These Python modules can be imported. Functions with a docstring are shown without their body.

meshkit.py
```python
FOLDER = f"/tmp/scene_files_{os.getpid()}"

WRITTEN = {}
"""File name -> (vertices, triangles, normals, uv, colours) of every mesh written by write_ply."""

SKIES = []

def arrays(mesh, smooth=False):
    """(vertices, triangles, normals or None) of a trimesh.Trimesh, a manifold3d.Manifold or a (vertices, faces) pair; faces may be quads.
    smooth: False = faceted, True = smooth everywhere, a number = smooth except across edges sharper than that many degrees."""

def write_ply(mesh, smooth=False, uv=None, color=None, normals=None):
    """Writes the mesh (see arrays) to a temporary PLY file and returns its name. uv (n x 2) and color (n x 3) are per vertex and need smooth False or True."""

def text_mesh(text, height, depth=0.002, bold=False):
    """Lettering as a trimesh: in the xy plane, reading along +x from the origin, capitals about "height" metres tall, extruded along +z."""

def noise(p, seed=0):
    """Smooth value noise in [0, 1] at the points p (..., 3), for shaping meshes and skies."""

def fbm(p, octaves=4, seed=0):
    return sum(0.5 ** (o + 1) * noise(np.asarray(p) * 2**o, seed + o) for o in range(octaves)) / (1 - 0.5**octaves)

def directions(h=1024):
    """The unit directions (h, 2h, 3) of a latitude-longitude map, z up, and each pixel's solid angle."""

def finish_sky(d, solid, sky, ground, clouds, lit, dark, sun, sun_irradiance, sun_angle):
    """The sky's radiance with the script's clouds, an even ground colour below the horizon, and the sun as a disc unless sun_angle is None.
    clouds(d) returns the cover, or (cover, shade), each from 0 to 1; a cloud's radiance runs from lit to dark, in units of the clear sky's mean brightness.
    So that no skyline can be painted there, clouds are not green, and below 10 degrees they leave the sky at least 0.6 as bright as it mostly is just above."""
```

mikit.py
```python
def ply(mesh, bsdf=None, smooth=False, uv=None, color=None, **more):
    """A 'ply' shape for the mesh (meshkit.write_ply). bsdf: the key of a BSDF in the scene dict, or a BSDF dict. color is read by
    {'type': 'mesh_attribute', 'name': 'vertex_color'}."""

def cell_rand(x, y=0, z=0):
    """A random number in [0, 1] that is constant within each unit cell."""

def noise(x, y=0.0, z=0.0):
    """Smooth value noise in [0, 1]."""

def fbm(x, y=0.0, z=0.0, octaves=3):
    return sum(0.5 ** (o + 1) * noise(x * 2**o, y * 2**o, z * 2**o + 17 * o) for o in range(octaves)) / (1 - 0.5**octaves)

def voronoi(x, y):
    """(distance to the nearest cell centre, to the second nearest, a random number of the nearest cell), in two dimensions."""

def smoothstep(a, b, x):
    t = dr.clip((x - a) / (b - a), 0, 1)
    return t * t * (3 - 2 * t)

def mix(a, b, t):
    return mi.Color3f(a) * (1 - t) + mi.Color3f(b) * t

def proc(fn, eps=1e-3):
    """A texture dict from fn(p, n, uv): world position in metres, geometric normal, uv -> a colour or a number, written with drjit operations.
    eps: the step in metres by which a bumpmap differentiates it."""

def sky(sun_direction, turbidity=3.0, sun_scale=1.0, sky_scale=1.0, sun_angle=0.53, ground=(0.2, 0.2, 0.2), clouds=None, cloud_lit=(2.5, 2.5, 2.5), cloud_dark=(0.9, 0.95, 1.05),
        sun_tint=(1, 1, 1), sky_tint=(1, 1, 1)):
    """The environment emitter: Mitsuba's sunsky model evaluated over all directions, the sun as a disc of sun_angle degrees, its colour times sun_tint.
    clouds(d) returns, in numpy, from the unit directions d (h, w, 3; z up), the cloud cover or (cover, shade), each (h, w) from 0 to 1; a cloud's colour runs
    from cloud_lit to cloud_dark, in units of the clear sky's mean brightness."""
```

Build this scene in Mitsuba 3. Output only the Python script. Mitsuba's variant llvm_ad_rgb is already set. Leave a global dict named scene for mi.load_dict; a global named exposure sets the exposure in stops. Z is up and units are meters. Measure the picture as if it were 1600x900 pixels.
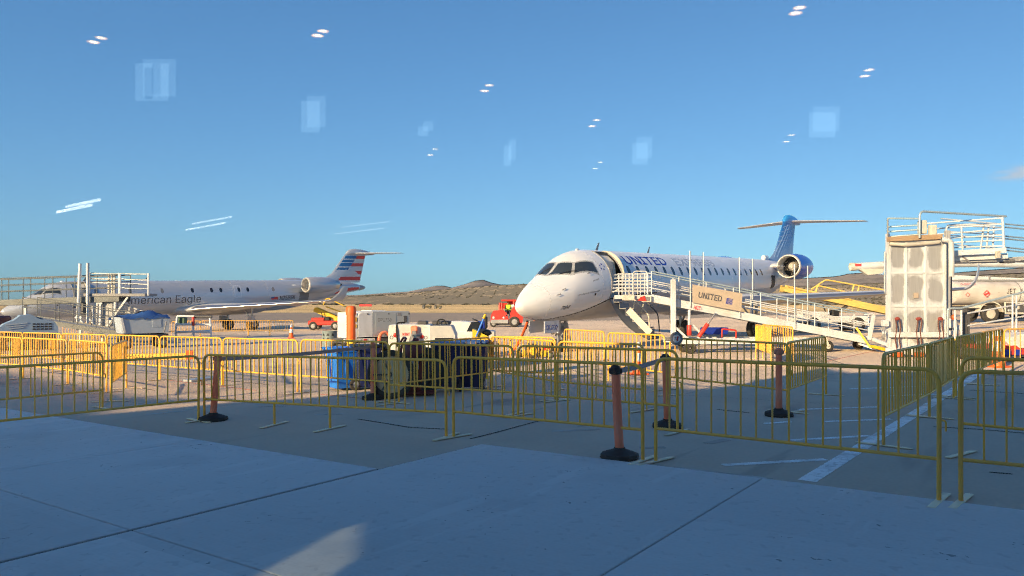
import math, random
import numpy as np, trimesh, shapely.geometry as sg
import mitsuba as mi, drjit as dr, mikit, meshkit
from mikit import noise, fbm, voronoi, cell_rand, smoothstep, mix
T = mi.ScalarTransform4f
random.seed(7)
RNG = np.random.default_rng(7)

# ------------------------------------------------------------------ camera, sky, exposure
F, HZ, EYE = 1186.0, 472.0, 1.65           # focal length and horizon row for a 1600 x 900 picture, eye height (m)
exposure = 2.72
SUN = np.array([-0.64, -0.77, 0.27])
SUN /= np.linalg.norm(SUN)


def sky_clouds(d):
    az = np.degrees(np.arctan2(d[..., 0], d[..., 1]))
    el = np.degrees(np.arcsin(np.clip(d[..., 2], -1, 1)))
    n = meshkit.fbm(np.stack([az * 0.55, el * 2.2, 0 * az], -1), 4, 3)
    puff = np.exp(-(((az - 33.8) / 1.6) ** 2 + ((el - 8.05) / 0.42) ** 2) ** 2)
    veil = 0.03 * np.exp(-((el - 3) / 6) ** 2)
    return np.clip(puff * np.clip((n - 0.30) * 2.4, 0, 0.62) + veil, 0, 1)


scene = {
    'type': 'scene',
    'camera': {'type': 'perspective', 'fov_axis': 'x', 'fov': math.degrees(2 * math.atan(800 / F)),
               'to_world': T().look_at(origin=[0, 0, EYE], target=[0, 1, EYE], up=[0, 0, 1]),
               'principal_point_offset_y': -(HZ - 450) / 900.0, 'near_clip': 0.05, 'far_clip': 30000.0},
    'sky': {**mikit.sky(SUN.tolist(), turbidity=3.0, sky_scale=1.0, sun_scale=1.1, sun_tint=(1.0, 1.05, 1.15), sky_tint=(0.44, 0.74, 1.09), clouds=sky_clouds,
                        cloud_lit=(2.2, 2.1, 2.0), ground=(0.3, 0.26, 0.22)), 'sampling_weight': 60.0},
}
labels = {}


# ------------------------------------------------------------------ materials
def mat(name, rgb, rough=0.5, metal=0.0, **more):
    scene[name] = {'type': 'twosided', 'bsdf': {'type': 'principled', 'base_color': {'type': 'rgb', 'value': list(rgb)} if isinstance(rgb, (tuple, list)) else rgb,
                                                'roughness': rough, 'metallic': metal, **more}}
    return name


def worn(name, rgb, dirt, amount, scale, rough=0.5, metal=0.0, seed=0.0, **more):
    """Paint with soft stains and small scuffs of its own."""
    def fn(p, n, uv):
        a = fbm(p.x * scale + seed, p.y * scale, p.z * scale * 0.6, 4)
        b = noise(p.x * scale * 14, p.y * scale * 14, p.z * scale * 14)
        t = dr.clip(smoothstep(0.42, 0.78, a) * amount + smoothstep(0.83, 0.95, b) * amount * 0.7, 0, 1)
        return mix(rgb, dirt, t)
    return mat(name, mikit.proc(fn), rough, metal, **more)


worn('yellow_paint', (0.95, 0.49, 0.058), (0.62, 0.38, 0.14), 0.45, 3.0, 0.42)
worn('yellow_foot', (0.80, 0.68, 0.45), (0.30, 0.25, 0.18), 0.6, 5.0, 0.5)
worn('white_paint', (0.66, 0.67, 0.67), (0.36, 0.33, 0.29), 0.5, 2.0, 0.45)
worn('cream_paint', (0.60, 0.57, 0.49), (0.34, 0.30, 0.24), 0.5, 1.6, 0.5)
worn('grey_paint', (0.36, 0.37, 0.38), (0.22, 0.21, 0.2), 0.5, 2.0, 0.5)
worn('red_paint', (0.60, 0.045, 0.03), (0.30, 0.05, 0.04), 0.4, 2.5, 0.4)
mat('dark_red', (0.16, 0.02, 0.02), 0.45)
mat('orange', (0.80, 0.13, 0.025), 0.45)
worn('post_orange', (0.97, 0.22, 0.105), (0.78, 0.36, 0.25), 0.5, 6.0, 0.5)
mat('hot_orange', (0.85, 0.135, 0.02), 0.5)
mat('rubber', (0.008, 0.008, 0.008), 0.7)
worn('tyre', (0.035, 0.034, 0.033), (0.10, 0.085, 0.07), 0.6, 4.0, 0.8)
mat('black', (0.015, 0.015, 0.016), 0.5)
mat('dark_grey', (0.08, 0.08, 0.085), 0.55)
mat('mid_grey', (0.22, 0.22, 0.23), 0.5)
mat('steel', (0.45, 0.45, 0.46), 0.35, 0.9)
worn('galvanised', (0.50, 0.53, 0.55), (0.32, 0.33, 0.34), 0.5, 4.0, 0.38, 0.55)
mat('belt_grey', (0.52, 0.31, 0.25), 0.7)
mat('blue_plastic', (0.02, 0.19, 0.72), 0.38)
mat('navy_plastic', (0.012, 0.02, 0.10), 0.4)
mat('tarp_blue', (0.03, 0.09, 0.28), 0.55)
mat('pale_blue', (0.20, 0.29, 0.42), 0.5)
mat('tan_board', (0.44, 0.36, 0.28), 0.6)
mat('white_line', (0.55, 0.55, 0.54), 0.7)
mat('lamp_red', (0.5, 0.03, 0.02), 0.3)
mat('dark_glass', (0.018, 0.022, 0.03), 0.06, 0.0, specular=0.7)
mat('cockpit_glass', (0.03, 0.04, 0.05), 0.08, 0.0, specular=0.8)
mat('hi_vis', (0.55, 0.80, 0.05), 0.7)
mat('navy_cloth', (0.02, 0.025, 0.05), 0.85)
mat('skin', (0.48, 0.27, 0.18), 0.6)
mat('grey_barrel', (0.20, 0.26, 0.27), 0.55)
mat('safety_yellow', (0.8, 0.5, 0.03), 0.45)

# aircraft paints
worn('jet_white', (0.68, 0.70, 0.73), (0.52, 0.50, 0.47), 0.25, 0.5, 0.28, clearcoat=0.5)
worn('jet_belly', (0.40, 0.41, 0.43), (0.27, 0.26, 0.25), 0.35, 0.7, 0.32)
worn('jet_silver', (0.50, 0.54, 0.60), (0.42, 0.445, 0.48), 0.3, 0.5, 0.26, 0.25)
mat('jet_blue', (0.012, 0.10, 0.50), 0.25, 0.0, clearcoat=0.6)
mat('jet_sky_blue', (0.04, 0.30, 0.72), 0.28, 0.0, clearcoat=0.6)
mat('jet_navy', (0.02, 0.03, 0.12), 0.3)
mat('text_blue', (0.01, 0.035, 0.32), 0.4)
mat('text_pale', (0.36, 0.41, 0.50), 0.4)
mat('text_grey', (0.10, 0.10, 0.11), 0.4)
mat('flag_blue', (0.02, 0.13, 0.36), 0.35)
mat('flag_red', (0.62, 0.06, 0.06), 0.35)
mat('jet_metal', (0.62, 0.60, 0.57), 0.25, 0.9)
mat('fan_dark', (0.05, 0.05, 0.055), 0.4, 0.5)
mat('cabin_trim', (0.62, 0.60, 0.55), 0.6)
mat('seal_line', (0.10, 0.10, 0.11), 0.6)


# ------------------------------------------------------------------ ground height and placing
def g(x, y):
    """Height of the paved apron: it drains away from the terminal and to the left."""
    return 0.010 * x - 0.0075 * y + 0.03 * np.clip(np.asarray(x, float) - 14, 0, 30)


def ground_at(px, py):
    u, v = (px - 800) / F, (py - HZ) / F
    y = EYE / (v + 0.010 * u - 0.0075)
    return np.array([u * y, y])


def at(px, py, y):
    return np.array([(px - 800) / F * y, y, EYE - (py - HZ) / F * y])


def unit(v):
    v = np.asarray(v, float)
    return v / np.linalg.norm(v)


# ------------------------------------------------------------------ mesh building
class MB:
    def __init__(self):
        self.v, self.f, self.n = [], [], 0

    def add(self, v, f):
        f = np.asarray(f, int)
        if f.shape[1] == 4:
            f = np.vstack([f[:, [0, 1, 2]], f[:, [0, 2, 3]]])
        self.v.append(np.asarray(v, float)); self.f.append(f + self.n); self.n += len(v)
        return self

    def tm(self, m, M=None):
        v = np.array(m.vertices)
        if M is not None:
            v = v @ np.asarray(M)[:3, :3].T + np.asarray(M)[:3, 3]
        return self.add(v, np.array(m.faces))

    def box(self, c, size, rz=0.0, bev=0.0, R=None):
        s = np.asarray(size, float) / 2
        if bev > 0:
            b = min(bev, s.min() * 0.9)
            pts = [np.array([sx, sy, sz]) * (s - b * np.array(k)) for sx in (-1, 1) for sy in (-1, 1) for sz in (-1, 1) for k in ((0, 1, 1), (1, 0, 1), (1, 1, 0))]
            m = trimesh.convex.convex_hull(np.array(pts))
            v, f = np.array(m.vertices), np.array(m.faces)
        else:
            v = np.array([[x, y, z] for x in (-1, 1) for y in (-1, 1) for z in (-1, 1)]) * s
            f = np.array([[0, 1, 3, 2], [4, 6, 7, 5], [0, 4, 5, 1], [2, 3, 7, 6], [0, 2, 6, 4], [1, 5, 7, 3]])
        if R is None:
            c_, s_ = math.cos(rz), math.sin(rz)
            R = np.array([[c_, -s_, 0], [s_, c_, 0], [0, 0, 1]])
        return self.add(v @ np.asarray(R).T + np.asarray(c, float), f)

    def bar(self, p, q, w, h=None, up=(0, 0, 1)):
        """A rectangular bar from p to q: w across, h along up."""
        p, q = np.asarray(p, float), np.asarray(q, float)
        h = w if h is None else h
        d = q - p; L = np.linalg.norm(d); d = d / L
        up = np.asarray(up, float)
        if abs(d @ up) > 0.98:
            up = np.array([0, 1.0, 0])
        a = unit(np.cross(up, d)); b = np.cross(d, a)
        return self.box((p + q) / 2, (L, w, h), R=np.stack([d, a, b], 1))

    def tube(self, pts, r, n=8, caps=True):
        p = np.asarray(pts, float)
        r = np.broadcast_to(np.asarray(r, float), (len(p),))
        t = np.gradient(p, axis=0) if len(p) > 2 else np.array([p[1] - p[0]] * 2)
        if len(p) > 2:
            d = np.diff(p, axis=0); d /= np.linalg.norm(d, axis=1, keepdims=True) + 1e-12
            t[1:-1] = d[:-1] + d[1:]; t[0], t[-1] = d[0], d[-1]
        t = t / (np.linalg.norm(t, axis=1, keepdims=True) + 1e-12)
        a = np.cross(t[0], [0, 0, 1.0] if abs(t[0][2]) < 0.9 else [1.0, 0, 0]); a /= np.linalg.norm(a)
        rows = []
        ang = np.arange(n) * 2 * np.pi / n
        for i in range(len(p)):
            a = a - t[i] * (a @ t[i]); a /= np.linalg.norm(a)
            b = np.cross(t[i], a)
            rows.append(p[i] + r[i] * (np.cos(ang)[:, None] * a + np.sin(ang)[:, None] * b))
        v = np.vstack(rows); k = np.arange(n); f = []
        for i in range(len(p) - 1):
            f.append(np.stack([i * n + k, i * n + (k + 1) % n, (i + 1) * n + (k + 1) % n, (i + 1) * n + k], 1))
        self.add(v, np.vstack(f))
        if caps:
            for i, flip in ((0, True), (len(p) - 1, False)):
                ring = rows[i]
                tri = np.array([[0, j, j + 1] for j in range(1, n - 1)])
                self.add(ring, tri[:, ::-1] if flip else tri)
        return self

    def lathe(self, prof, o=(0, 0, 0), axis=(0, 0, 1), n=24):
        """prof: (radius, height) along the axis."""
        ax = unit(axis); a = np.cross(ax, [0, 0, 1.0] if abs(ax[2]) < 0.9 else [1.0, 0, 0]); a = unit(a); b = np.cross(ax, a)
        ang = np.arange(n) * 2 * np.pi / n
        ring = np.cos(ang)[:, None] * a + np.sin(ang)[:, None] * b
        v = np.vstack([np.asarray(o, float) + max(r, 1e-4) * ring + h * ax for r, h in prof])
        k = np.arange(n)
        f = np.vstack([np.stack([i * n + k, i * n + (k + 1) % n, (i + 1) * n + (k + 1) % n, (i + 1) * n + k], 1) for i in range(len(prof) - 1)])
        return self.add(v, f)

    def prism(self, poly, o, u, w, depth):
        """A polygon (x along u, y along w) extruded by depth along u x w."""
        m = trimesh.creation.extrude_polygon(poly if hasattr(poly, 'exterior') else sg.Polygon(poly), depth, engine='earcut')
        u, w = unit(u), unit(w); k = np.cross(u, w)
        return self.add(np.array(m.vertices) @ np.stack([u, w, k]) + np.asarray(o, float), np.array(m.faces))

    def loft(self, rings, closed=True, cap=False):
        n = len(rings[0]); k = np.arange(n if closed else n - 1)
        f = np.vstack([np.stack([i * n + k, i * n + (k + 1) % n, (i + 1) * n + (k + 1) % n, (i + 1) * n + k], 1) for i in range(len(rings) - 1)])
        self.add(np.vstack(rings), f)
        if cap:
            for r in (rings[0], rings[-1]):
                c = np.mean(r, 0)
                self.add(np.vstack([r, [c]]), np.stack([np.arange(n), (np.arange(n) + 1) % n, np.full(n, n)], 1))
        return self

    def blob(self, c, r, sub=2, amp=0.0, seed=0):
        m = trimesh.creation.icosphere(subdivisions=sub)
        v = np.array(m.vertices)
        if amp:
            v = v * (1 + amp * (meshkit.fbm(v * 1.7 + seed * 3.1, 3, seed)[:, None] - 0.5) * 2)
        return self.add(v * np.asarray(r, float) + np.asarray(c, float), np.array(m.faces))

    def mesh(self):
        m = trimesh.Trimesh(np.vstack(self.v), np.vstack(self.f), process=False)
        m.merge_vertices()
        return m


def bend(pts, r, n=5):
    """A polyline with its corners rounded."""
    p = [np.asarray(q, float) for q in pts]
    out = [p[0]]
    for a, b, c in zip(p[:-2], p[1:-1], p[2:]):
        k = min(r, np.linalg.norm(a - b) * 0.49, np.linalg.norm(c - b) * 0.49)
        s, e = b + unit(a - b) * k, b + unit(c - b) * k
        for t in np.linspace(0, 1, n):
            out.append((1 - t) ** 2 * s + 2 * t * (1 - t) * b + t * t * e)
    return out + [p[-1]]


# ------------------------------------------------------------------ scene entries
def numbered(key):
    if key not in scene and key not in labels and not any(k.startswith(key + '__') for k in scene):
        return key
    i = 1
    while f'{key}_{i:03d}' in USED or f'{key}_{i:03d}' in scene or f'{key}_{i:03d}' in labels:
        i += 1
    return f'{key}_{i:03d}'


USED = set()


def thing(name, label, cat, group=None):
    key = numbered(name)
    USED.add(key)
    labels[key] = {'label': label, 'category': cat}
    if group:
        labels[key]['group'] = group
    return key


def shape(mb, m, smooth=False):
    return mikit.ply(mb.mesh() if isinstance(mb, MB) else mb, m, smooth=smooth)


def put(parent, name, mb, m=None, smooth=False, M=None, label=None, stuff=False):
    """One part (or, with parent '', one thing) of the scene; mb: a mesh builder or a shape dict that is shared between copies."""
    base = f'{parent}__{name}' if parent else name
    key, i = base, 0
    while key in scene:
        i += 1
        key = f'{base}_{i:03d}'
    d = mb if isinstance(mb, dict) else shape(mb, m, smooth)
    if M is not None:
        d = {**d, 'to_world': T(np.asarray(M, float).tolist()) if not isinstance(M, T) else M}
    scene[key] = d
    if label or stuff:
        labels[key] = {}
        if label:
            labels[key]['label'] = label
        if stuff:
            labels[key]['kind'] = 'stuff'
    return key


def structure(name, mb, m, smooth=False, label=None):
    scene[name] = shape(mb, m, smooth)
    labels[name] = {'kind': 'structure', **({'label': label} if label else {})}


def pose(x, y, rz=0.0, z=None):
    c, s = math.cos(rz), math.sin(rz)
    return np.array([[c, -s, 0, x], [s, c, 0, y], [0, 0, 1, g(x, y) if z is None else z], [0, 0, 0, 1.0]])


def text_part(parent, name, txt, height, o, u, w, m, depth=0.004, bold=False, width=None):
    """Flat lettering with its lower left corner at o, reading along u, upright along w."""
    t = meshkit.text_mesh(txt, height, depth, bold)
    v = np.array(t.vertices)
    if width:
        v[:, 0] *= width / v[:, 0].max()
    u, w = unit(u), unit(w)
    put(parent, name, MB().add(v @ np.stack([u, w, np.cross(u, w)]) + np.asarray(o, float), np.array(t.faces)), m)

# ------------------------------------------------------------------ the setting: apron, runway, fields, hills
HEAD = math.radians(54.5)
AX, BX = np.array([math.cos(HEAD), math.sin(HEAD)]), np.array([math.sin(HEAD), -math.cos(HEAD)])   # the paving grid
O_SLAB = np.array([-0.385, 9.14])


def terrain(x, y):
    """Ground height out to the horizon (the paved plane, then level fields)."""
    t = np.clip((y - 75) / 90, 0, 1); t = t * t * (3 - 2 * t)
    far = -1.25 - 0.0004 * np.maximum(y - 165, 0)
    return (1 - t) * (0.010 * np.clip(x, -90, 90) - 0.0075 * y + 0.03 * np.clip(x - 14, 0, 30)) + t * far


def apron_color(p, n, uv):
    a = (p.x + 0.385) * float(AX[0]) + (p.y - 9.14) * float(AX[1])
    b = (p.x + 0.385) * float(BX[0]) + (p.y - 9.14) * float(BX[1])
    big = fbm(p.x * 0.11, p.y * 0.11, 0, 4)
    mid = fbm(p.x * 0.9, p.y * 0.9, 3.0, 4)
    fine = noise(p.x * 45, p.y * 45, 1.0)
    tone = cell_rand(dr.floor(a / 6.1), dr.floor(b / 6.1), 4)
    c = mix((0.395, 0.318, 0.248), (0.500, 0.405, 0.315), 0.55 * big + 0.45 * tone)
    c = c * (0.86 + 0.20 * mid + 0.10 * fine)
    tyre = smoothstep(0.70, 0.80, fbm(a * 0.25, b * 2.2, 21.0, 4))
    c = mix(c, (0.19, 0.165, 0.145), tyre * 0.35)
    oil = smoothstep(0.64, 0.80, fbm(p.x * 0.45 + 9, p.y * 0.45, 7.0, 4))
    c = mix(c, (0.17, 0.15, 0.135), oil * 0.5)
    da = dr.abs(a / 6.1 - dr.floor(a / 6.1) - 0.5) * 6.1
    db = dr.abs(b / 6.1 - dr.floor(b / 6.1) - 0.5) * 6.1
    joint = dr.maximum(smoothstep(3.035, 3.045, da), smoothstep(3.035, 3.045, db)) * smoothstep(10.0, 16.0, p.y)
    c = mix(c, (0.13, 0.11, 0.10), joint * 0.7)
    # taxiway and runway asphalt further out, then dry grass
    asphalt = smoothstep(96, 98, p.y + 0.10 * p.x) * (1 - smoothstep(206, 210, p.y + 0.06 * p.x))
    c = mix(c, mix((0.17, 0.145, 0.125), (0.23, 0.20, 0.17), fbm(p.x * 0.03, p.y * 0.09, 2.0, 3)), asphalt)
    grass_on = smoothstep(206, 212, p.y + 0.06 * p.x + 6 * noise(p.x * 0.05, p.y * 0.05, 5.0))
    gr = fbm(p.x * 0.006, p.y * 0.02, 8.0, 4)
    grass = mix((0.47, 0.35, 0.175), (0.33, 0.24, 0.12), smoothstep(0.35, 0.7, gr))
    grass = grass * (0.8 + 0.4 * noise(p.x * 0.5, p.y * 0.5, 2.0))
    return mix(c, grass, grass_on)


mat('apron_surface', mikit.proc(apron_color), 0.85)


def slab_color(p, n, uv):
    a = (p.x + 0.385) * float(AX[0]) + (p.y - 9.14) * float(AX[1])
    b = (p.x + 0.385) * float(BX[0]) + (p.y - 9.14) * float(BX[1])
    big = fbm(p.x * 0.5, p.y * 0.5, 0, 4)
    broom = noise(a * 160, b * 6.0, 2.0)
    fine = noise(p.x * 70, p.y * 70, 1.0)
    c = mix((0.535, 0.515, 0.495), (0.61, 0.59, 0.565), big) * (0.93 + 0.05 * broom + 0.07 * fine)
    spot = smoothstep(0.80, 0.88, noise(p.x * 4.1, p.y * 4.1, 9.0)) * smoothstep(0.86, 0.93, noise(p.x * 31, p.y * 31, 4.0))
    stain = smoothstep(0.58, 0.76, fbm(p.x * 1.1 + 4, p.y * 1.1, 6.0, 5))
    c = mix(c, (0.42, 0.41, 0.40), stain * 0.32)
    scuff = smoothstep(0.66, 0.74, fbm(a * 0.9, b * 5.0, 11.0, 4))
    c = mix(c, (0.66, 0.645, 0.62), scuff * 0.35)
    pock = smoothstep(0.80, 0.92, noise(p.x * 17, p.y * 17, 5.0))
    c = c * (1 - 0.10 * pock)
    c = c * (0.93 + 0.14 * cell_rand(dr.floor(b / 3.38 + 20), dr.floor((a + 1.68) / 2.72 + 20), 3))
    return mix(c, (0.06, 0.06, 0.06), spot * 0.6)


mat('slab_surface', mikit.proc(slab_color), 0.8)
mat('joint_dark', (0.05, 0.047, 0.045), 0.9)


def paint_color(p, n, uv):
    w = smoothstep(0.50, 0.72, fbm(p.x * 3.0, p.y * 3.0, 1.0, 4)) * 0.45 + smoothstep(0.62, 0.75, noise(p.x * 30, p.y * 30, 3.0)) * 0.4
    return mix((0.80, 0.80, 0.79), (0.40, 0.36, 0.33), dr.clip(w, 0, 1))


def faded_color(p, n, uv):
    w = 0.35 + smoothstep(0.30, 0.6, fbm(p.x * 4.0, p.y * 4.0, 1.0, 4)) * 0.65
    return mix((0.50, 0.49, 0.475), (0.335, 0.29, 0.25), dr.clip(w, 0, 1))


mat('line_paint', mikit.proc(paint_color), 0.75)
mat('line_faded', mikit.proc(faded_color), 0.75)
mat('line_red', (0.42, 0.16, 0.12), 0.8)

xs = np.unique(np.concatenate([np.linspace(-120, 120, 61), [14.0, 44.0], np.sign(np.linspace(-1, 1, 41)) * np.abs(np.linspace(-1, 1, 41)) ** 2.2 * 9000]))
ys = np.unique(np.concatenate([np.linspace(-40, 220, 66), 220 + np.linspace(0, 1, 30) ** 2 * 9000]))
X, Y = np.meshgrid(xs, ys)
Z = terrain(X, Y)
nx, ny = len(xs), len(ys)
i, j = np.meshgrid(np.arange(nx - 1), np.arange(ny - 1))
q = np.stack([j * nx + i, j * nx + i + 1, (j + 1) * nx + i + 1, (j + 1) * nx + i], -1).reshape(-1, 4)
structure('apron', MB().add(np.stack([X, Y, Z], -1).reshape(-1, 3), q), 'apron_surface', True, 'tan concrete apron running out to asphalt and dry grass')


def drape(poly, lift):
    """A flat sheet on the apron, lift metres above it."""
    m = trimesh.creation.extrude_polygon(sg.Polygon(poly), 0.003, engine='earcut')
    v = np.array(m.vertices)
    v[:, 2] += g(v[:, 0], v[:, 1]) + lift - 0.003
    return MB().add(v, np.array(m.faces))


def stripe(p, q, w, lift=0.004):
    p, q = np.asarray(p, float), np.asarray(q, float)
    d = unit(q - p); n = np.array([-d[1], d[0]]) * w / 2
    return drape([p + n, q + n, q - n, p - n], lift)


def ab(a, b):
    return O_SLAB + a * AX + b * BX


# pale concrete slabs in front of the terminal window, laid in the paving grid
labels['pavement'] = {'kind': 'structure', 'label': 'pale concrete slabs with dark joints in the shade of the terminal'}
def slab(a0, a1, b0, b1):
    m, k = MB(), 0.006
    wide = lambda b: 0.024 if b == 0 else 0.006
    ga, gb0, gb1 = 0.0045, wide(b0), wide(b1)
    lift = lambda d, h: np.array([[*p, g(*p) + h] for p in (ab(a0 + ga + d, b0 + gb0 + d), ab(a1 - ga - d, b0 + gb0 + d), ab(a1 - ga - d, b1 - gb1 - d), ab(a0 + ga + d, b1 - gb1 - d))])
    m.loft([lift(0, 0.003), lift(0, 0.012), lift(k, 0.017)])
    m.add(lift(k, 0.017), [[0, 1, 2, 3]])
    put('pavement', 'slab', m, 'slab_surface')


for b0, b1 in ((0, 3.38), (3.38, 6.76), (6.76, 10.14), (10.14, 13.5)):
    for a0, a1 in ((-4.25, 0.0), (-8.5, -4.25), (-12.7, -8.5)):
        slab(a0, a1, b0, b1)
for b0, b1 in ((-3.2, 0), (-6.4, -3.2), (-9.6, -6.4), (-12.8, -9.6)):
    for a0, a1 in ((-4.25, -1.68), (-7.8, -4.25), (-11.2, -7.8)):
        slab(a0, a1, b0, b1)
bed = [ab(-12.7, -12.8), ab(-12.7, 13.5), ab(0.018, 13.5), ab(0.018, -0.02), ab(-1.662, -0.02), ab(-1.662, -12.8)]
put('pavement', 'joint_sealant', drape(bed, 0.004), 'joint_dark')

# crack sealing and joints in the darker apron beyond the slabs
for pts in ([(845, 657), (775, 676), (735, 686)], [(1090, 596), (1145, 600)], [(1120, 640), (1170, 645)], [(1458, 667), (1530, 671), (1600, 677)], [(1546, 738), (1582, 741)],
            [(200, 581), (304, 590), (420, 601)], [(200, 603), (242, 610)], [(1278, 555), (1330, 573)], [(1515, 610), (1600, 615)], [(880, 575), (940, 590)], [(560, 655), (640, 668), (700, 671)]):
    m = MB()
    for p, q_ in zip(pts[:-1], pts[1:]):
        s = stripe(ground_at(*p), ground_at(*q_), 0.03, 0.005)
        m.add(s.v[0], s.f[0])
    put('apron', 'joint_line', m, 'joint_dark')

# painted markings: the wide edge line that runs out to the ramp, its hatching, and worn short strokes
edge = [ground_at(1261, 751.5), ground_at(1530, 584)]
put('apron', 'painted_line', stripe(edge[0], edge[1], 0.17), 'line_paint')
for p, q_, w in (((1130, 727), (1290, 718), .10), ((1237, 688), (1360, 681), .10), ((1288, 659), (1392, 655), .09), ((1248, 640), (1372, 636), .09), ((1328, 608), (1440, 604), .09),
                 ((1382, 619), (1462, 616), .09), ((1195, 662), (1235, 659), .08)):
    put('apron', 'painted_line', stripe(ground_at(*p), ground_at(*q_), w), 'line_paint')
put('apron', 'painted_line', stripe(ab(.06, 2.45), ab(.06, 3.45), .09), 'line_faded')
for p, q_, w in (((491, 648), (538, 647), .09), ((400, 636), (452, 634), .09), ((226, 648), (290, 642), .09), ((862, 674), (937, 671), .10), ((1105, 693), (1136, 687), .13),
                 ((1000, 700), (1040, 699), .10), ((596, 662), (610, 661), .08), ((902, 666), (935, 664), .06), ((275, 622), (300, 627), .10), ((1290, 585), (1335, 584), .1), ((380, 618), (470, 616), .1)):
    put('apron', 'worn_stroke', stripe(ground_at(*p), ground_at(*q_), w), 'line_faded')
for p, q_ in (((245, 592), (400, 610)), ((1290, 565), (1368, 548)), ((500, 616), (600, 626))):
    put('apron', 'red_line', stripe(ground_at(*p), ground_at(*q_), 0.05), 'line_red')
# the flat steel bar that lies on the apron behind the fence
key = thing('steel_plate', 'narrow pale steel plate lying flat on the sunlit concrete behind the left fence', 'plate')
p, q_ = ground_at(292, 597), ground_at(334, 592)
m = MB(); m.bar([*p, g(*p) + .03], [*q_, g(*q_) + .03], 0.28, 0.05)
put('', key, m, 'galvanised')


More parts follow.
